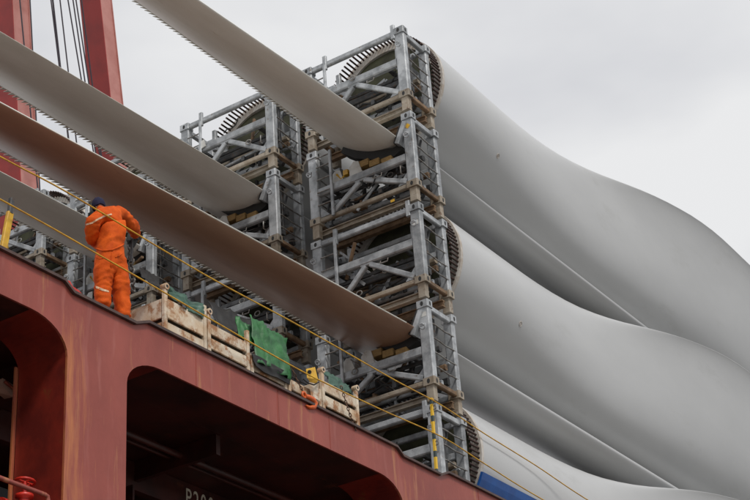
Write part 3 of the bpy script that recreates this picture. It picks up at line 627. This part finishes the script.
# slender blades that come out of the frames towards the left
def slim_blade(label, yb, zTE, zLE, slopeL, xl=3.5, xr=82.0, mat_='blade_tip', droop=0.0):
    """yb: y of the leading edge, zLE leading edge height right of the frames, slopeL fall per metre to the left"""
    t = thing('rotor_blade', label, 'rotor blade', (FX, yb, zLE), 'slender turbine blade ends resting in the cradle frames')
    S_ = []; X = xl; te = []
    xs = [xl, xl+.15, xl+.5]+[xl+1+.5*i for i in range(int((44-xl)))]
    x = xs[-1]; xs += [x+1+1.0*i for i in range(int(60-x))]+[62, 65, 68, 72, 76, 80, xr]
    xs = sorted(set(xs))
    for X in xs:
        u = X-xl
        ch = 1.86*min(1, (u/5.5)**0.55) if X < 26 else 1.86+(X-26)*.014
        if X > 60: ch = 2.35+(X-60)*.04
        dl = (24.33-X); dz = -slopeL*max(dl, 0)
        zl = zLE+dz; zt_ = zTE if X < 26 else zTE
        # blade narrows evenly about its rear edge towards the tip
        LE = Vector((yb, zl)); TEf = Vector((yb+1.8, zt_)); full = (TEf-LE).length; c = (TEf-LE)/full
        TE_ = TEf if X < 26 else LE+c*ch
        LE_ = TE_-c*min(full, ch) if X < 26 else LE
        ch = (TE_-LE_).length; nrm = Vector((-c.y, c.x))
        th = .30*ch/1.9 if X < 26 else .30+(X-26)*.012
        n = 40; ring = []
        rb = 0 if X < 64 else min(1, (X-64)/14)
        for k in range(n):
            a = 2*PI*k/n; cs, sn = math.cos(a), math.sin(a)
            s_ = (1-cs)/2*ch            # 0 at LE (a=0) ... ch at TE
            sc = s_/max(ch, .01); par = 4*(sc**.9)*(1-sc)*(1.25-.5*sc)
            if X > 25.5:
                w_ = min(1, (X-25.5)/3); th2 = .40+(X-26)*.010
            h = (-th*.72*par if sn < 0 else th*.35*par) + (0.03*sn*(1-sc))
            if X > 25.5: h = h*(1-w_)+w_*((-th2*1.15*2.2*(sc**.62)*(1-sc)**1.1 if sn < 0 else th2*.28*par)+.035*sn*(1-sc)**4)
            P2 = LE_+c*s_+nrm*h
            if rb:
                C_ = (LE_+TE_)/2; P2 = P2*(1-rb)+(C_+Vector((-cs*c.x-sn*c.y*-1, -cs*c.y+sn*c.x))*1.3)*rb
            ring.append(Vector((X-FX, P2.x-yb, P2.y-zLE)))
        S_.append(ring)
        if X < 25: te.append((X, TE_, c, ch))
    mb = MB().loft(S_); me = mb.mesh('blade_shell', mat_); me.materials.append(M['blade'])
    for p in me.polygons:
        if p.center.x > 1.0: p.material_index = 1  # painted deck reflection on the brown blade stops at the frames
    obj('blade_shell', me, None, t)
    mb = MB().loft([[r_[k]+(Vector((0, -.004, .003)) if k not in (7, 34) else Vector()) for k in (34, 36, 38, 39, 0, 1, 2, 4, 7)] for r_, X in zip(S_, xs) if X < 24.6], True)
    obj('leading_edge_tape', mb, 'tape', t)  # added strip that paints the bright highlight along the edge
    # serrated strip on the trailing edge
    mb = MB(); base = []
    def te_at(X):
        for p, q in zip(te, te[1:]):
            if p[0] <= X <= q[0]:
                f = (X-p[0])/(q[0]-p[0]); return p[1]*(1-f)+q[1]*f, p[2]
        return te[-1][1], te[-1][2]
    X = xl+.6; pitch = .12
    while X < 23.9:
        P2, c = te_at(X); Q2, _ = te_at(X+pitch*.9)
        a = Vector((X-FX, P2.x-yb, P2.y-zLE)); b = Vector((X+pitch*.9-FX, Q2.x-yb, Q2.y-zLE))
        cc = Vector((0, c.x, c.y)); nn = Vector((0, -c.y, c.x))*.005
        tip = (a+b)/2+cc*.14+Vector((-.03, 0, 0)); a2 = a-cc*.06; b2 = b-cc*.06
        vs = [a2-nn, b2-nn, b-nn, tip-nn, a-nn, a2+nn, b2+nn, b+nn, tip+nn, a+nn]
        mb.add(vs, [(4, 3, 2, 1, 0), (5, 6, 7, 8, 9), (0, 1, 6, 5), (1, 2, 7, 6), (2, 3, 8, 7), (3, 4, 9, 8), (4, 0, 5, 9)])
        X += pitch
    obj('trailing_edge_serration', mb, 'serr', t, kind='stuff')
    # rubber-edged strip line ahead of the teeth
    mb = MB(); pts = [Vector((X-FX, (P2-c*.30+Vector((c.y, -c.x))*.052).x-yb, (P2-c*.30+Vector((c.y, -c.x))*.052).y-zLE)) for X, P2, c, ch in te if X > xl+1.2]
    obj('strip_edge', MB().tube(pts, .008, 6), 'serr', t)
    return t
slim_blade('slender turbine blade crossing the sky at the top, uppermost of the three diagonal ones', 14.33, 18.80, 18.15, .048)
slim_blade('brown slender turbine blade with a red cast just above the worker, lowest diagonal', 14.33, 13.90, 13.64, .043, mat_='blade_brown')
slim_blade('slender beige turbine blade crossing the crane legs, middle of the three diagonals', 17.93, 18.46, 18.22, .034)
slim_blade('slender turbine blade running behind the worker at the left edge', 21.52, 18.50, 18.10, .02)

# blue sheet wrapped under the lowest blade
mb = MB(); arcp = []
for i in range(15):
    a = math.radians(200+72*i/14); arcp.append((1.53*math.cos(a), 1.53*math.sin(a)))
outer = [(y*1.035, z*1.035) for y, z in arcp]
tmb = MB().prism_x(arcp+outer[::-1], -0.12, 2.1)
o = obj('blue_sheet', tmb, 'blue', loc=(RX, FY+1.376, levels[4][1]+1.32)); tag(o, 'smooth blue sheet under the lowest white blade at the bottom edge', 'sheet')

# ================================================================== DECK EDGE GEAR
# ropes
def rope(pts, label):
    P3 = [Vector(p) for p in pts]; out = []
    for i in range(len(P3)-1):
        p0 = P3[max(i-1, 0)]; p1 = P3[i]; p2 = P3[i+1]; p3 = P3[min(i+2, len(P3)-1)]
        for s in range(8):
            t = s/8; out.append(0.5*((2*p1)+(p2-p0)*t+(2*p0-5*p1+4*p2-p3)*t*t+(3*p1-p0-3*p2+p3)*t**3))
    out.append(P3[-1])
    o = obj('safety_rope', MB().tube(out, .0120, 8), 'rope'); tag(o, label, 'rope', 'yellow safety ropes along the deck edge'); return o
YR = 13.86
rope([(7.5, YR, 11.7), (10, YR, 11.78), (12.8, YR, 11.83), (14.2, YR, 11.86), (17.1, YR, 11.77), (19.74, YR, 11.80), (22.6, YR, 11.78), (24.2, YR, 11.80), (25.86, YR, 11.70), (27.94, YR, 11.62), (30.1, YR, 11.48), (33.5, YR, 11.40)], 'upper yellow safety rope strung along the deck edge past the worker\'s shoulders')
rope([(7.5, YR, 11.2), (12.85, YR, 11.17), (14.82, YR, 11.12), (17.07, YR, 11.04), (19.68, YR, 10.96), (22, YR, 11.02), (24.15, YR, 11.12), (25.7, YR, 11.03), (28.0, YR, 10.91), (33.5, YR, 10.8)], 'lower yellow safety rope strung along the deck edge across the bins')
def stanchion(x, label):
    s = thing('rope_stanchion', label, 'post', (x, YR+.04, 10.43), 'rope stanchions outside the view')
    obj('post', MB().tube([(0, 0, .03), (0, 0, 1.5)], .025, 8), 'yellow', s); obj('base_plate', MB().box(-.08, .08, -.0, .16, .02, .045), 'lip', s)
stanchion(7.5, 'yellow rope stanchion on the deck edge outside the left of the view')
stanchion(33.5, 'yellow rope stanchion on the deck edge outside the right of the view')
# hazard pole beside the nearest stack
hz = thing('hazard_pole', 'black and yellow banded pole beside the foot of the nearest stack', 'pole', at(436.5, 473, 13.93)-Vector((0, 0, .06)))
obj('banded_post', MB().bar((0, 0, 0), (.05, 0, 1.55), .06, .05, (1, 0, 0)), 'hazard', hz)
for x_, z_ in ((.05, 1.38), (.02, .65)): obj('rope_hook', MB().torus((x_, -.05, z_), .04, .012, (1, 0, 0)), 'rod', hz)
obj('top_cap', MB().box(.01, .09, -.035, .035, 1.55, 1.58), 'yellow', hz)
# yellow post at the far left
b0 = at(3, 248, 14.0); b1 = at(10, 213, 14.0); b2 = at(11.5, 199, 14.0)
yp = thing('yellow_post', 'leaning yellow post with dark handle at the left edge of the deck', 'post', b0)
obj('post', MB().bar((0, 0, -.05), b1-b0, .105, .06, (0, 1, 0)), 'yellow', yp); obj('handle', MB().bar((b1-b0)*.98, b2-b0, .07, .07, (0, 1, 0)), 'steel_d', yp)

# bins
binlist = [(16.40, 1.02, .80, 'first bin from the left, cream paint streaked with rust, next to the worker'),
           (17.44, 1.07, .76, 'second bin from the left, pale pinkish panel with two dark slots'),
           (18.53, .98, .50, 'rust-stained low bin below the bright green tarp'),
           (19.54, .95, .50, 'low cream bin with the orange hook and chain on its front'),
           (20.52, 1.12, .80, 'rightmost cream bin with slotted front beside the nearest stack')]
def make_bin(x, wd, h, label):
    y0 = 14.03; dp = .88; z0 = 10.40
    b = thing('steel_bin', label, 'bin', (x, y0, z0), 'cream steel bins along the deck edge')
    ph = h+.17 if h > .6 else h+.04
    for (px_, py_) in ((.04, .04), (wd-.04, .04), (.04, dp-.04), (wd-.04, dp-.04)):
        p = obj('corner_post', MB().bar((px_, py_, 0), (px_, py_, ph), .07, .07, (1, 0, 0), .15), 'bin', b)
        if h > .6 and (px_ < .1 or x > 20):
            obj('post_lug', MB().tube([(px_, py_-.05, ph-.03), (px_, py_+.05, ph-.03)], .055, 12), 'bin', p)
            obj('lug_hole', MB().tube([(px_, py_-.053, ph-.03), (px_, py_-.04, ph-.03)], .026, 10), 'rubber', p)
    n = 2 if x < 17 else (3 if h > .6 else 2)
    ph_ = h/n
    for i in range(n):
        z1 = i*ph_+.02; z2 = (i+1)*ph_-.05
        obj('front_plank', MB().bar((.085, .035, (z1+z2)/2), (wd-.085, .035, (z1+z2)/2), .035, z2-z1, (0, 0, 1), .2), 'bin', b)
        obj('rear_plank', MB().bar((.085, dp-.035, (z1+z2)/2), (wd-.085, dp-.035, (z1+z2)/2), .035, z2-z1, (0, 0, 1), .2), 'bin', b)
        obj('side_plank', MB().bar((.035, .085, (z1+z2)/2), (.035, dp-.085, (z1+z2)/2), .035, z2-z1, (0, 0, 1), .2), 'bin', b)
        obj('side_plank', MB().bar((wd-.035, .085, (z1+z2)/2), (wd-.035, dp-.085, (z1+z2)/2), .035, z2-z1, (0, 0, 1), .2), 'bin', b)
    obj('bin_floor', MB().box(.06, wd-.06, .06, dp-.06, .01, .04), 'bin_in', b)
    obj('bin_load', MB().box(.09, wd-.09, .09, dp-.09, .045, h-.14), 'bin_in', b)
for a in binlist: make_bin(*a)
# tarps: crumpled cloths with thickness
def cloth(name, p00, p10, p01, p11, m, seed, amp, nu=22, nv=18, label=None, cat='tarp', fold=3.0, thick=.012):
    random.seed(seed); vs = []; p00, p10, p01, p11 = map(Vector, (p00, p10, p01, p11))
    nrm = (p10-p00).cross(p01-p00).normalized()
    for j in range(nv+1):
        for i in range(nu+1):
            u, v = i/nu, j/nv
            p = p00*(1-u)*(1-v)+p10*u*(1-v)+p01*(1-u)*v+p11*u*v
            q = Vector((u*fold+seed, v*fold*.6, seed))
            d = amp*(noise.noise(q)*1.0+.5*noise.noise(q*2.3)+abs(noise.noise(Vector((u*fold*2, v*1.2, seed*2))))*.8)
            e = amp*.9*noise.noise(Vector((u*2.5, v*2.5, seed+9)))
            p = p+nrm*d+(p01-p00).normalized()*e*(v)+(p10-p00).normalized()*e*.8*(1 if i in (0, nu) else .5)
            vs.append(p)
    W_ = nu+1; fs = [(j*W_+i, j*W_+i+1, (j+1)*W_+i+1, (j+1)*W_+i) for j in range(nv) for i in range(nu)]
    n0 = len(vs); vs2 = vs+[v+nrm*thick for v in vs]
    fs2 = fs+[tuple(n0+i for i in f[::-1]) for f in fs]
    edge = [i for i in range(nu)]; 
    for i in range(nu): fs2.append((i, n0+i, n0+i+1, i+1)); k = nv*W_+i; fs2.append((k+1, n0+k+1, n0+k, k))
    for j in range(nv): k = j*W_; fs2.append((k+W_, n0+k+W_, n0+k, k)); k = j*W_+nu; fs2.append((k, n0+k, n0+k+W_, k+W_))
    c = sum(vs, Vector())/len(vs)
    o = obj(name, MB().add([v-c for v in vs2], fs2, True), m, loc=c); tag(o, label, cat); return o
tg = cloth('green_tarp', at(250, 314, 14.20), at(287, 338, 14.12), at(258, 362, 13.98), at(291, 378, 13.96), 'tarp', 3, .075, label='bright green tarp draped over a low bin at the deck edge', fold=4.5)
tg['group'] = 'green tarps'
cloth('green_tarp', at(236, 316, 14.35), at(252, 326, 14.30), at(240, 336, 14.12), at(266, 352, 14.1), 'tarp', 5, .05, label='small crumpled green tarp just left of the bright green one')
cloth('green_tarp', at(166, 285, 14.1), at(206, 307, 14.1), at(172, 296, 14.02), at(204, 318, 14.0), 'tarp_d', 7, .07, label='dull dark green tarp sagging over the first bin by its post', fold=4)
cloth('green_tarp', at(323, 368, 14.3), at(350, 385, 14.25), at(330, 384, 14.05), at(352, 394, 14.05), 'tarp_d', 9, .07, label='dark green tarp heaped on the rightmost bin', fold=4)
cloth('black_sheet', at(207, 300, 14.75), at(252, 318, 14.75), at(220, 330, 14.3), at(250, 345, 14.3), 'blacksheet', 11, .09, label='black plastic sheeting heaped behind the second bin', cat='sheeting')
cloth('black_sheet', at(140, 266, 14.8), at(160, 278, 14.8), at(142, 276, 14.2), at(160, 290, 14.2), 'blacksheet', 13, .04, label='black plastic sheeting just right of the worker on the first bin', cat='sheeting')
cloth('black_sheet', at(252, 352, 14.0), at(290, 374, 13.99), at(256, 367, 13.985), at(290, 384, 13.98), 'blacksheet', 15, .03, label='black plastic edge hanging out under the bright green tarp', cat='sheeting')
# chains
def chain(a, b, label, n=11):
    a = Vector(a); b = Vector(b); mb = MB(); d = (b-a); step = d.length/n; dn = d.normalized()
    side = Vector((0, -1, 0))
    for i in range(n):
        t = (i+.5)/n; p = (d*t)+Vector((0, 0, -.05*math.sin(PI*t)))
        ax = (side+Vector((.5, 0, 0))).normalized() if i % 2 else dn.cross(side).normalized()
        ax = (ax-dn*ax.dot(dn)).normalized()
        mb.torus(p, step*.52, step*.15, ax, 10, 5, (1.25, .72), u=dn)
    o = obj('lashing_chain', mb, 'chain', loc=a); tag(o, label, 'chain', 'rusty lashing chains'); return o
chain(at(291, 366, 13.95), at(308, 399, 13.9), 'rusty chain leading down to the orange hook')
chain(at(341, 386, 13.97), at(356, 430, 13.88), 'rusty chain hanging down the front of the rightmost bin', 14)
hk = thing('orange_hook', 'orange lifting hook at the end of the left rusty chain', 'hook', at(311, 403, 13.88))
pts = [at(x, y, 13.88)-hk.location for x, y in ((305, 396), (309, 397.5), (313, 400), (315.3, 403.5), (314, 407), (309.5, 407.5), (306, 405.5))]
obj('hook_body', MB().tube(pts, [.035, .045, .05, .05, .045, .03, .012], 10), 'orangep', hk)
obj('hook_eye', MB().torus(at(304, 395, 13.88)-hk.location, .05, .02, (0, 1, 0)), 'orangep', hk)
ys = thing('lashing_strap', 'yellow lashing fitting with a pale strap on the low cream bin', 'strap', at(312, 380, 13.96))
q = lambda x, y, d=13.96: at(x, y, d)-ys.location
obj('yellow_head', MB().loft([[q(306, 369), q(306, 369, 14.02), q(315, 367, 14.02), q(315, 367)], [q(307, 378, 13.93), q(307, 378, 14.0), q(318, 379, 14.0), q(318, 379, 13.93)], [q(310, 382), q(310, 382, 14.0), q(317, 384, 14.0), q(317, 384)]], False), 'yellow', ys)
obj('head_bolt', MB().tube([q(309.5, 372, 13.90), q(309.5, 372, 13.97)], .035, 10), 'rubber', ys)
obj('strap_web', MB().loft([[q(309, 382), q(309, 382, 14.0), q(317, 384, 14.0), q(317, 384)], [q(311, 396), q(311, 396, 14.0), q(320, 401, 14.0), q(320, 401)]], False), 'bin', ys)
obj('strap_cord', MB().tube([q(303, 379, 13.93), q(308, 383, 13.9), q(314, 385, 13.9), q(319, 382, 13.93)], .013, 6), 'rubber', ys)
rb = thing('red_bundle', 'small red rag lying at the worker\'s feet on the deck edge', 'rag', at(68, 287, 14.0))
obj('rag', MB().loft([[Vector((x, .05+r*math.cos(a*PI/4), -.02+r*.9*math.sin(a*PI/4)+.02*math.sin(a*3+x*9))) for a in range(8)] for x, r in ((-.16, .03), (-.08, .09), (0, .12), (.09, .08), (.2, .07), (.34, .02))]), 'red', rb)
rb.location.z += .02

# ================================================================== WORKER
def skin_mesh(name, pts, edges, radii, sub=2, root=0):
    me = bpy.data.meshes.new('s'); me.from_pydata([tuple(p) for p in pts], edges, [])
    o = bpy.data.objects.new('s', me); COL.objects.link(o)
    o.modifiers.new('k', 'SKIN'); s = o.modifiers.new('s', 'SUBSURF'); s.levels = sub; s.render_levels = sub
    sv = me.skin_vertices[0].data
    for i, r in enumerate(radii):
        sv[i].radius = r if isinstance(r, tuple) else (r, r); sv[i].use_root = (i == root)
    bpy.context.view_layer.update()
    m = bpy.data.meshes.new_from_object(o.evaluated_get(bpy.context.evaluated_depsgraph_get()))
    bpy.data.objects.remove(o); m.name = name
    m.polygons.foreach_set('use_smooth', [True]*len(m.polygons)); return m
wl = Vector(at(110, 318, 14.12)); wl.z = 10.40
wk = thing('person', 'worker in orange coveralls and a navy cap, back to the camera on the deck edge', 'person', wl)
J = lambda x, y, d: at(x, y, d)-wl
pelvis = J(112, 263, 14.16); waist = J(110, 247, 14.17); chest = J(107, 227, 14.24); upch = J(105, 215, 14.28); neck = J(101, 209, 14.33); hd = J(99, 204, 14.37)
hipL = J(104, 268, 14.17); kneeL = J(103, 288, 14.20); ankL = J(103, 309, 14.17)
hipR = J(119, 269, 14.12); kneeR = J(121, 294, 14.10); ankR = J(124, 322, 14.06)
shL = J(92, 222, 14.26); elL = J(92, 240, 14.38); haL = J(104, 247, 14.66)
shR = J(120, 213, 14.24); elR = J(133, 227, 14.34); haR = J(136, 235, 14.60)
pts = [pelvis, waist, chest, upch, hipL, kneeL, ankL, hipR, kneeR, ankR, shL, elL, haL, shR, elR, haR]
edges = [(0, 1), (1, 2), (2, 3), (0, 4), (4, 5), (5, 6), (0, 7), (7, 8), (8, 9), (3, 10), (10, 11), (11, 12), (3, 13), (13, 14), (14, 15)]
rad = [(.235, .18), (.222, .165), (.245, .17), (.17, .13), .155, .128, .115, .155, .130, .118, .115, .095, .068, .118, .10, .07]
cov = skin_mesh('coverall', pts, edges, rad, 3)
def wrinkle(me, a, f):
    me.update()
    for v in me.vertices:
        p = v.co; n = v.normal
        q = Vector((p.x+.35*p.z, p.y, p.z*1.0-.3*p.x))
        w1 = noise.noise(Vector((q.x*f, q.y*f, q.z*f)))
        r1 = 1-2*abs(noise.noise(Vector((q.x*f*.55+4, q.y*f*.5, q.z*f*2.3+2+1.2*w1))))
        r2 = 1-2*abs(noise.noise(Vector((q.x*f*1.6-q.z*f*1.2, q.y*f, q.z*f*.9+q.x*f+9))))
        v.co = p+n*a*(.5*w1+.75*r1*r1*(1 if r1 > 0 else -1)+.6*r2-.35)
wrinkle(cov, .020, 5.5); wrinkle(cov, .006, 15)
cov.materials.clear(); cov.materials.append(M['orange'])
brad = [tuple(v*.82 for v in r) if isinstance(r, tuple) else r*.8 for r in rad]
body = skin_mesh('body', pts+[neck, hd], edges+[(3, 16), (16, 17)], brad+[.062, .085], 2)
body.materials.clear(); body.materials.append(M['skin'])
bo = obj('body', body, None, wk); obj('coverall', cov, None, wk)
obj('waist_seam', MB(), 'orange', None) if False else None
def oval(c, rx, ry, tilt, r, m, name, n=28):
    mb = MB(); P = [Vector(c)+Vector((rx*math.cos(2*PI*i/n), ry*math.sin(2*PI*i/n), tilt*math.cos(2*PI*i/n))) for i in range(n+1)]
    mb.tube(P, r, 6, False); return obj(name, mb, m, wk)
from mathutils.bvhtree import BVHTree
bvh = BVHTree.FromPolygons([v.co for v in cov.vertices], [tuple(p.vertices) for p in cov.polygons])
def seam(pxs, r, m, name):
    ctr = []
    for i in range(len(pxs)-1):
        for s_ in range(6):
            t = s_/6; x = pxs[i][0]*(1-t)+pxs[i+1][0]*t; y = pxs[i][1]*(1-t)+pxs[i+1][1]*t
            h = bvh.ray_cast(at(x, y, 13.4)-wl, at(x, y, 14.2).normalized())
            if h[0] is not None: ctr.append(h[0]+h[1]*r*.2)
    if len(ctr) > 2: obj(name, MB().tube(ctr, r, 6), m, wk)
seam([(95, 248), (103, 251), (112, 250), (121, 246), (125, 243)], .013, 'orange', 'waist_seam')
seam([(111, 268), (111, 262), (112, 251)], .008, 'orange', 'trouser_seam')
seam([(96, 257), (100, 259), (104, 258)], .006, 'orange', 'pocket_edge'); seam([(115, 257), (119, 256), (123, 253)], .006, 'orange', 'pocket_edge')
# head with face, ears and cap
hc = J(98.5, 205.5, 14.37)
head = MB(); rings = []
fdir = Vector((.55, .80, -.18)).normalized(); upd = Vector((-.05, .20, 1)).normalized(); sd_ = fdir.cross(upd).normalized(); upd = sd_.cross(fdir)
for j in range(13):
    ph = -PI/2+PI*j/12; rr = math.cos(ph)*.082; zz = math.sin(ph)*.118; ring = []
    for i in range(20):
        a = 2*PI*i/20; fx = math.cos(a)*rr*1.16; sy = math.sin(a)*rr*(.92 if zz > -.04 else .78)
        if math.cos(a) > .9 and -.05 < zz < .01: fx += .018
        ring.append(hc+fdir*fx+sd_*sy+upd*(zz))
    rings.append(ring)
obj('head', MB().loft(rings), 'skin', wk)
obj('nose', MB().loft([[hc+fdir*(.088+d)+sd_*s_+upd*z for s_, z in ((-.014, .0), (.014, 0), (.012, -.03), (-.012, -.03))] for d in (0, .022)], False), 'skin', wk)
for s_ in (-1, 1):
    obj('ear', MB().torus(hc+sd_*.078*s_+upd*-.005, .022, .009, sd_, 10, 6, (1, 1.3)), 'skin', wk)
    obj('eye', MB().loft([[hc+fdir*(.083+x_)+sd_*(.03*s_+r_*math.cos(a*PI/4))+upd*(.012+r_*.6*math.sin(a*PI/4)) for a in range(8)] for x_, r_ in ((0, .014), (.006, .011), (.009, .002))]), 'navy', wk)
obj('mouth', MB().bar(hc+fdir*.086+upd*-.055-sd_*.02, hc+fdir*.086+upd*-.055+sd_*.02, .008, .008), 'orangep', wk)
cap = []
for j in range(9):
    ph = math.radians(-22+112*j/8); rr = math.cos(ph)*.104; zz = math.sin(ph)*.135
    cap.append([hc+fdir*math.cos(2*PI*i/24)*rr*1.18+sd_*math.sin(2*PI*i/24)*rr+upd*(zz+.006*math.sin(i*2.2)) for i in range(24)])
obj('cap', MB().loft(cap), 'navy', wk)
# collar
obj('collar', MB().loft([[neck+Vector((0, -.02, -.03))+Vector((r*math.cos(a*PI/8), r*.9*math.sin(a*PI/8), z+.01*math.sin(a)))for a in range(16)] for r, z in ((.10, -.045), (.092, .0), (.082, .035), (.074, .03))]), 'orange', wk)
# reflective strips laid on the cloth: ray-cast onto the coverall so they follow it
from mathutils.bvhtree import BVHTree
bvh = BVHTree.FromPolygons([v.co for v in cov.vertices], [tuple(p.vertices) for p in cov.polygons])
def strip(pxs, name, w_=.018, m='tapegrey'):
    ctr = []
    for i in range(len(pxs)-1):
        for s_ in range(5):
            t = s_/5; x = pxs[i][0]*(1-t)+pxs[i+1][0]*t; y = pxs[i][1]*(1-t)+pxs[i+1][1]*t
            d = (at(x, y, 14.2)).normalized(); h = bvh.ray_cast(at(x, y, 13.4)-wl, d)
            if h[0] is not None: ctr.append((h[0], h[1]))
    vs = []
    for i, (p, n) in enumerate(ctr):
        tdir = (ctr[min(i+1, len(ctr)-1)][0]-ctr[max(i-1, 0)][0]).normalized(); b_ = n.cross(tdir).normalized()
        vs += [p+b_*w_+n*.006, p-b_*w_+n*.006, p-b_*w_-n*.004, p+b_*w_-n*.004]
    if len(ctr) < 2: return
    rings_ = [vs[4*i:4*i+4] for i in range(len(ctr))]; obj(name, MB().loft(rings_, False), m, wk)
M['tapegrey'] = mat('worn_reflective_tape', (0.75, 0.60, 0.42), 0.4, 0, (0.70, 0.42, 0.22), 14)
strip([(85, 225), (92, 223), (98, 219), (106, 215.5), (113, 214)], 'reflective_strip', .012)
strip([(96, 287), (103, 290), (110, 292)], 'reflective_strip', .016)
# gloves: palm with five fingers, gripping
def hand(p, dirv, side, name):
    dirv = Vector(dirv).normalized(); side = Vector(side).normalized(); nrm = dirv.cross(side).normalized(); side = nrm.cross(dirv)
    P = [Vector((0, 0, 0)), dirv*.045, dirv*.085]; E = [(0, 1), (1, 2)]; R = [(.032, .025), (.040, .022), (.038, .018)]
    for k, (o_, L) in enumerate(((-.030, .062), (-.010, .072), (.010, .068), (.030, .052))):
        i0 = len(P); b_ = dirv*.088+side*o_
        P += [b_, b_+dirv*L*.45+nrm*.012, b_+dirv*L*.75+nrm*.038, b_+dirv*L*.7+nrm*.062]; E += [(2, i0), (i0, i0+1), (i0+1, i0+2), (i0+2, i0+3)]; R += [.0105, .0100, .0095, .008]
    i0 = len(P); P += [dirv*.03-side*.040, dirv*.055-side*.062+nrm*.02, dirv*.075-side*.055+nrm*.045]; E += [(1, i0), (i0, i0+1), (i0+1, i0+2)]; R += [.014, .012, .010]
    me = skin_mesh(name, [p+q_ for q_ in P], E, R, 1); me.materials.clear(); me.materials.append(M['glove']); obj(name, me, None, wk)
hand(haL, haL-elL, (1, 0, 0), 'glove'); hand(haR, haR-elR, (0, 0, 1), 'glove')
# boots
for an in (ankL, ankR):
    b_ = Vector((an.x, an.y, 0))
    rings = []
    for t, (fx, wd_, ht) in enumerate(((-.10, .035, .06), (-.07, .05, .11), (0, .052, .13), (.07, .052, .10), (.14, .055, .07), (.19, .045, .055), (.215, .02, .03))):
        c_ = b_+Vector((.35*fx, .93*fx, 0)); sx = Vector((.93, -.35, 0))
        rings.append([c_+sx*wd_*math.cos(a*PI/6)+Vector((0, 0, ht/2+ht/2*math.sin(a*PI/6))) for a in range(12)])
    obj('boot', MB().loft(rings), 'boot', wk)
    obj('boot_shaft', MB().tube([b_+Vector((0, 0, .06)), Vector((an.x, an.y, max(an.z, .12)+.05))], .06, 12), 'boot', wk)
# the chain hoist the worker is handling
ch = thing('hand_hoist', 'dark lever hoist with a short chain held in front of the worker', 'hoist', at(132, 236, 14.72))
q = lambda x, y, d=14.72: at(x, y, d)-ch.location
obj('hoist_body', MB().loft([[q(128, 233), q(128, 233, 14.8), q(137, 234, 14.8), q(137, 234)], [q(126, 240, 14.68), q(126, 240, 14.84), q(138, 241, 14.84), q(138, 241, 14.68)], [q(129, 247), q(129, 247, 14.8), q(134, 248, 14.8), q(134, 248)]], False), 'rubber', ch)
obj('hoist_lever', MB().tube([q(132, 238, 14.68), q(131, 262, 14.6)], .02, 8), 'steel_d', ch)
mb = MB(); 
for i in range(9): mb.torus(q(130+i*.3, 248+i*5), .06, .018, (1, 0, 0) if i % 2 else (0, 1, 0), 10, 5, (.7, 1.2))
obj('hoist_chain', mb, 'rod', ch)
